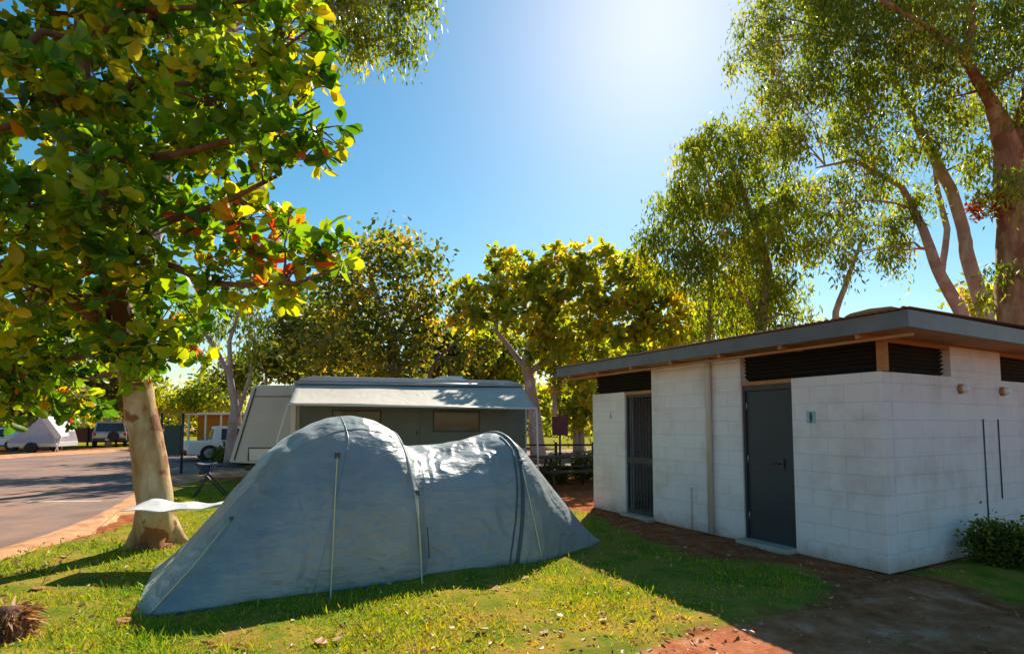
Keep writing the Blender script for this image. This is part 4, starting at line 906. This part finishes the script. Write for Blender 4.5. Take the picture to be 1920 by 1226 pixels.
# not under the tent
c_, s_ = math.cos(-TA), math.sin(-TA); lx = c_*(X-TO.x)-s_*(Y-TO.y); ly = s_*(X-TO.x)+c_*(Y-TO.y)
keep = ~((lx > 0) & (lx < 4.6) & (ly > .05) & (ly < 2.2)); X, Y, patch, patch2 = X[keep], Y[keep], patch[keep], patch2[keep]
n = len(X); pos = np.stack([X, Y, np.full(n, .0)], 1)
hgt = RNG.uniform(.015, .040, n)*(1+.6*patch)*np.where(RNG.random(n) < .05, 1.9, 1)
v, q, tt = make_leaves(pos, RNG.normal(size=(n, 3))*np.array([.6, .6, .2])+np.array([0, 0, .9]), hgt, .16, np.clip(.30+.45*(1-patch)*RNG.random(n)+.25*patch2*RNG.random(n)+RNG.normal(0, .14, n)+.35*np.exp(-((X-1.2)**2/4+(Y-3.9)**2/1.2))+.05, 0, 1), 'quad')
v[:, 2] = np.maximum(v[:, 2], 0)+.012
gr = np_mesh('grass', v, q, M['grass'], None, tt); tag(gr, 'short patchy green and yellow lawn grass', 'grass', kind='stuff')
# litter
n = 1500; X = RNG.uniform(.8, 6, n); Y = RNG.uniform(3.2, 10, n); keep = (sdist(X, Y, lawn) > .05) & ((rv.x*(X-C.x)+rv.y*(Y-C.y)) < -.06) | ((lv.x*(X-C.x)+lv.y*(Y-C.y)) < -.08)
keep &= RNG.random(n) < .35+.65*np.sin(X*4+Y*3)**2
X, Y = X[keep], Y[keep]; n = len(X); v, q, tt = make_leaves(np.stack([X, Y, np.full(n, .016)], 1), RNG.normal(size=(n, 3))*np.array([1, 1, .12]), RNG.uniform(.02, .075, n), .42, RNG.random(n)*.8, 'thin'); v[:, 2] = np.maximum(v[:, 2], .012)
dl_ = np_mesh('path_litter', v, q, M['leaf_dry'], None, tt); tag(dl_, 'dry leaves and bark scraps on the red dirt beside the toilet block', 'leaves', kind='stuff')
n = 4000; X = RNG.uniform(-6, 3.4, n); Y = 3.3+RNG.random(n)**1.6*6; keep = (np.abs(X) < Y) & (sdist(X, Y, lawn) < .25)
lx = c_*(X-TO.x)-s_*(Y-TO.y); ly = s_*(X-TO.x)+c_*(Y-TO.y); keep &= ~((lx > -.1) & (lx < 4.8) & (ly > -.05) & (ly < 2.3))
wgt = np.clip(.35+.8*np.exp(-((X-1.0)**2/3+(Y-3.9)**2/.8))+.6*np.exp(-((X+5)**2+(Y-5.6)**2)/1.2), 0, 1); keep &= RNG.random(n) < wgt
X, Y = X[keep], Y[keep]; n = len(X); pos = np.stack([X, Y, RNG.uniform(.03, .05, n)], 1); d = RNG.normal(size=(n, 3))*np.array([1, 1, .22])
v, q, tt = make_leaves(pos, d, RNG.uniform(.02, .065, n), .5, RNG.random(n)*.9+.1*RNG.random(n), 'thin'); v[:, 2] = np.maximum(v[:, 2], .022)
li = np_mesh('leaf_litter', v, q, M['leaf_dry'], None, tt); tag(li, 'scattered small dry leaves on the lawn', 'leaves', kind='stuff')
BL = [(232, 1172, .15, .35, 'orange fallen leaf left of the tent peg, largest one'), (905, 1188, .13, .95, 'pale curled fallen leaf below the middle of the tent'), (985, 1090, .10, .8, 'cream fallen leaf on the lawn near the tent tail'), (930, 1110, .11, .9, 'greyish fallen leaf just below the tent hem'),
      (600, 1212, .13, .4, 'orange fallen leaf at the bottom edge below the tent'), (632, 1208, .10, .95, 'pale fallen leaf beside the orange one at the bottom edge'), (1050, 1162, .08, .95, 'small whitish fallen leaf on the yellow lawn'), (1020, 1195, .10, .85, 'pale fallen leaf near the path'),
      (100, 1075, .13, .3, 'reddish fallen leaf in the tree trunk shadow'), (70, 1110, .14, .4, 'tan fallen leaf near the left edge'), (120, 1050, .12, .6, 'light brown fallen leaf near the verge'), (345, 990, .10, .7, 'fallen leaf right beside the trunk base'), (30, 1060, .12, .25, 'rust fallen leaf by the dirt verge'), (1130, 1170, .09, .7, 'tan fallen leaf by the path edge')]
for (px, py, s_z, tn, lab) in BL:
    g = G(px, py); a_ = random.uniform(0, 6.28); m = MB(); rows = []
    for i in range(9):
        u_ = i/8; wd_ = .30*math.sin(math.pi*min(u_**.8*.97+.02, 1))*(.6+.7*u_)
        rows.append([((u_-.5)*s_z, w_*wd_*s_z*1.6, .004+.07*s_z*abs(w_)**1.5+.05*s_z*(2*u_-1)**2+.02*s_z*math.sin(u_*9+w_*4)) for w_ in (-1, -.5, 0, .5, 1)])
    m.grid(rows); o = m.build('fallen_leaf', M['leaf_dry'], solid=.002); o.location = (g.x, g.y, .035); o.rotation_euler = (random.uniform(-.2, .3), random.uniform(-.3, .3), a_)
    at = o.data.attributes.new('tint', 'FLOAT', 'POINT'); at.data.foreach_set('value', [tn]*len(o.data.vertices)); o.scale = (.85, .85, .6); tag(o, lab, 'leaf', 'large fallen leaves on the lawn')
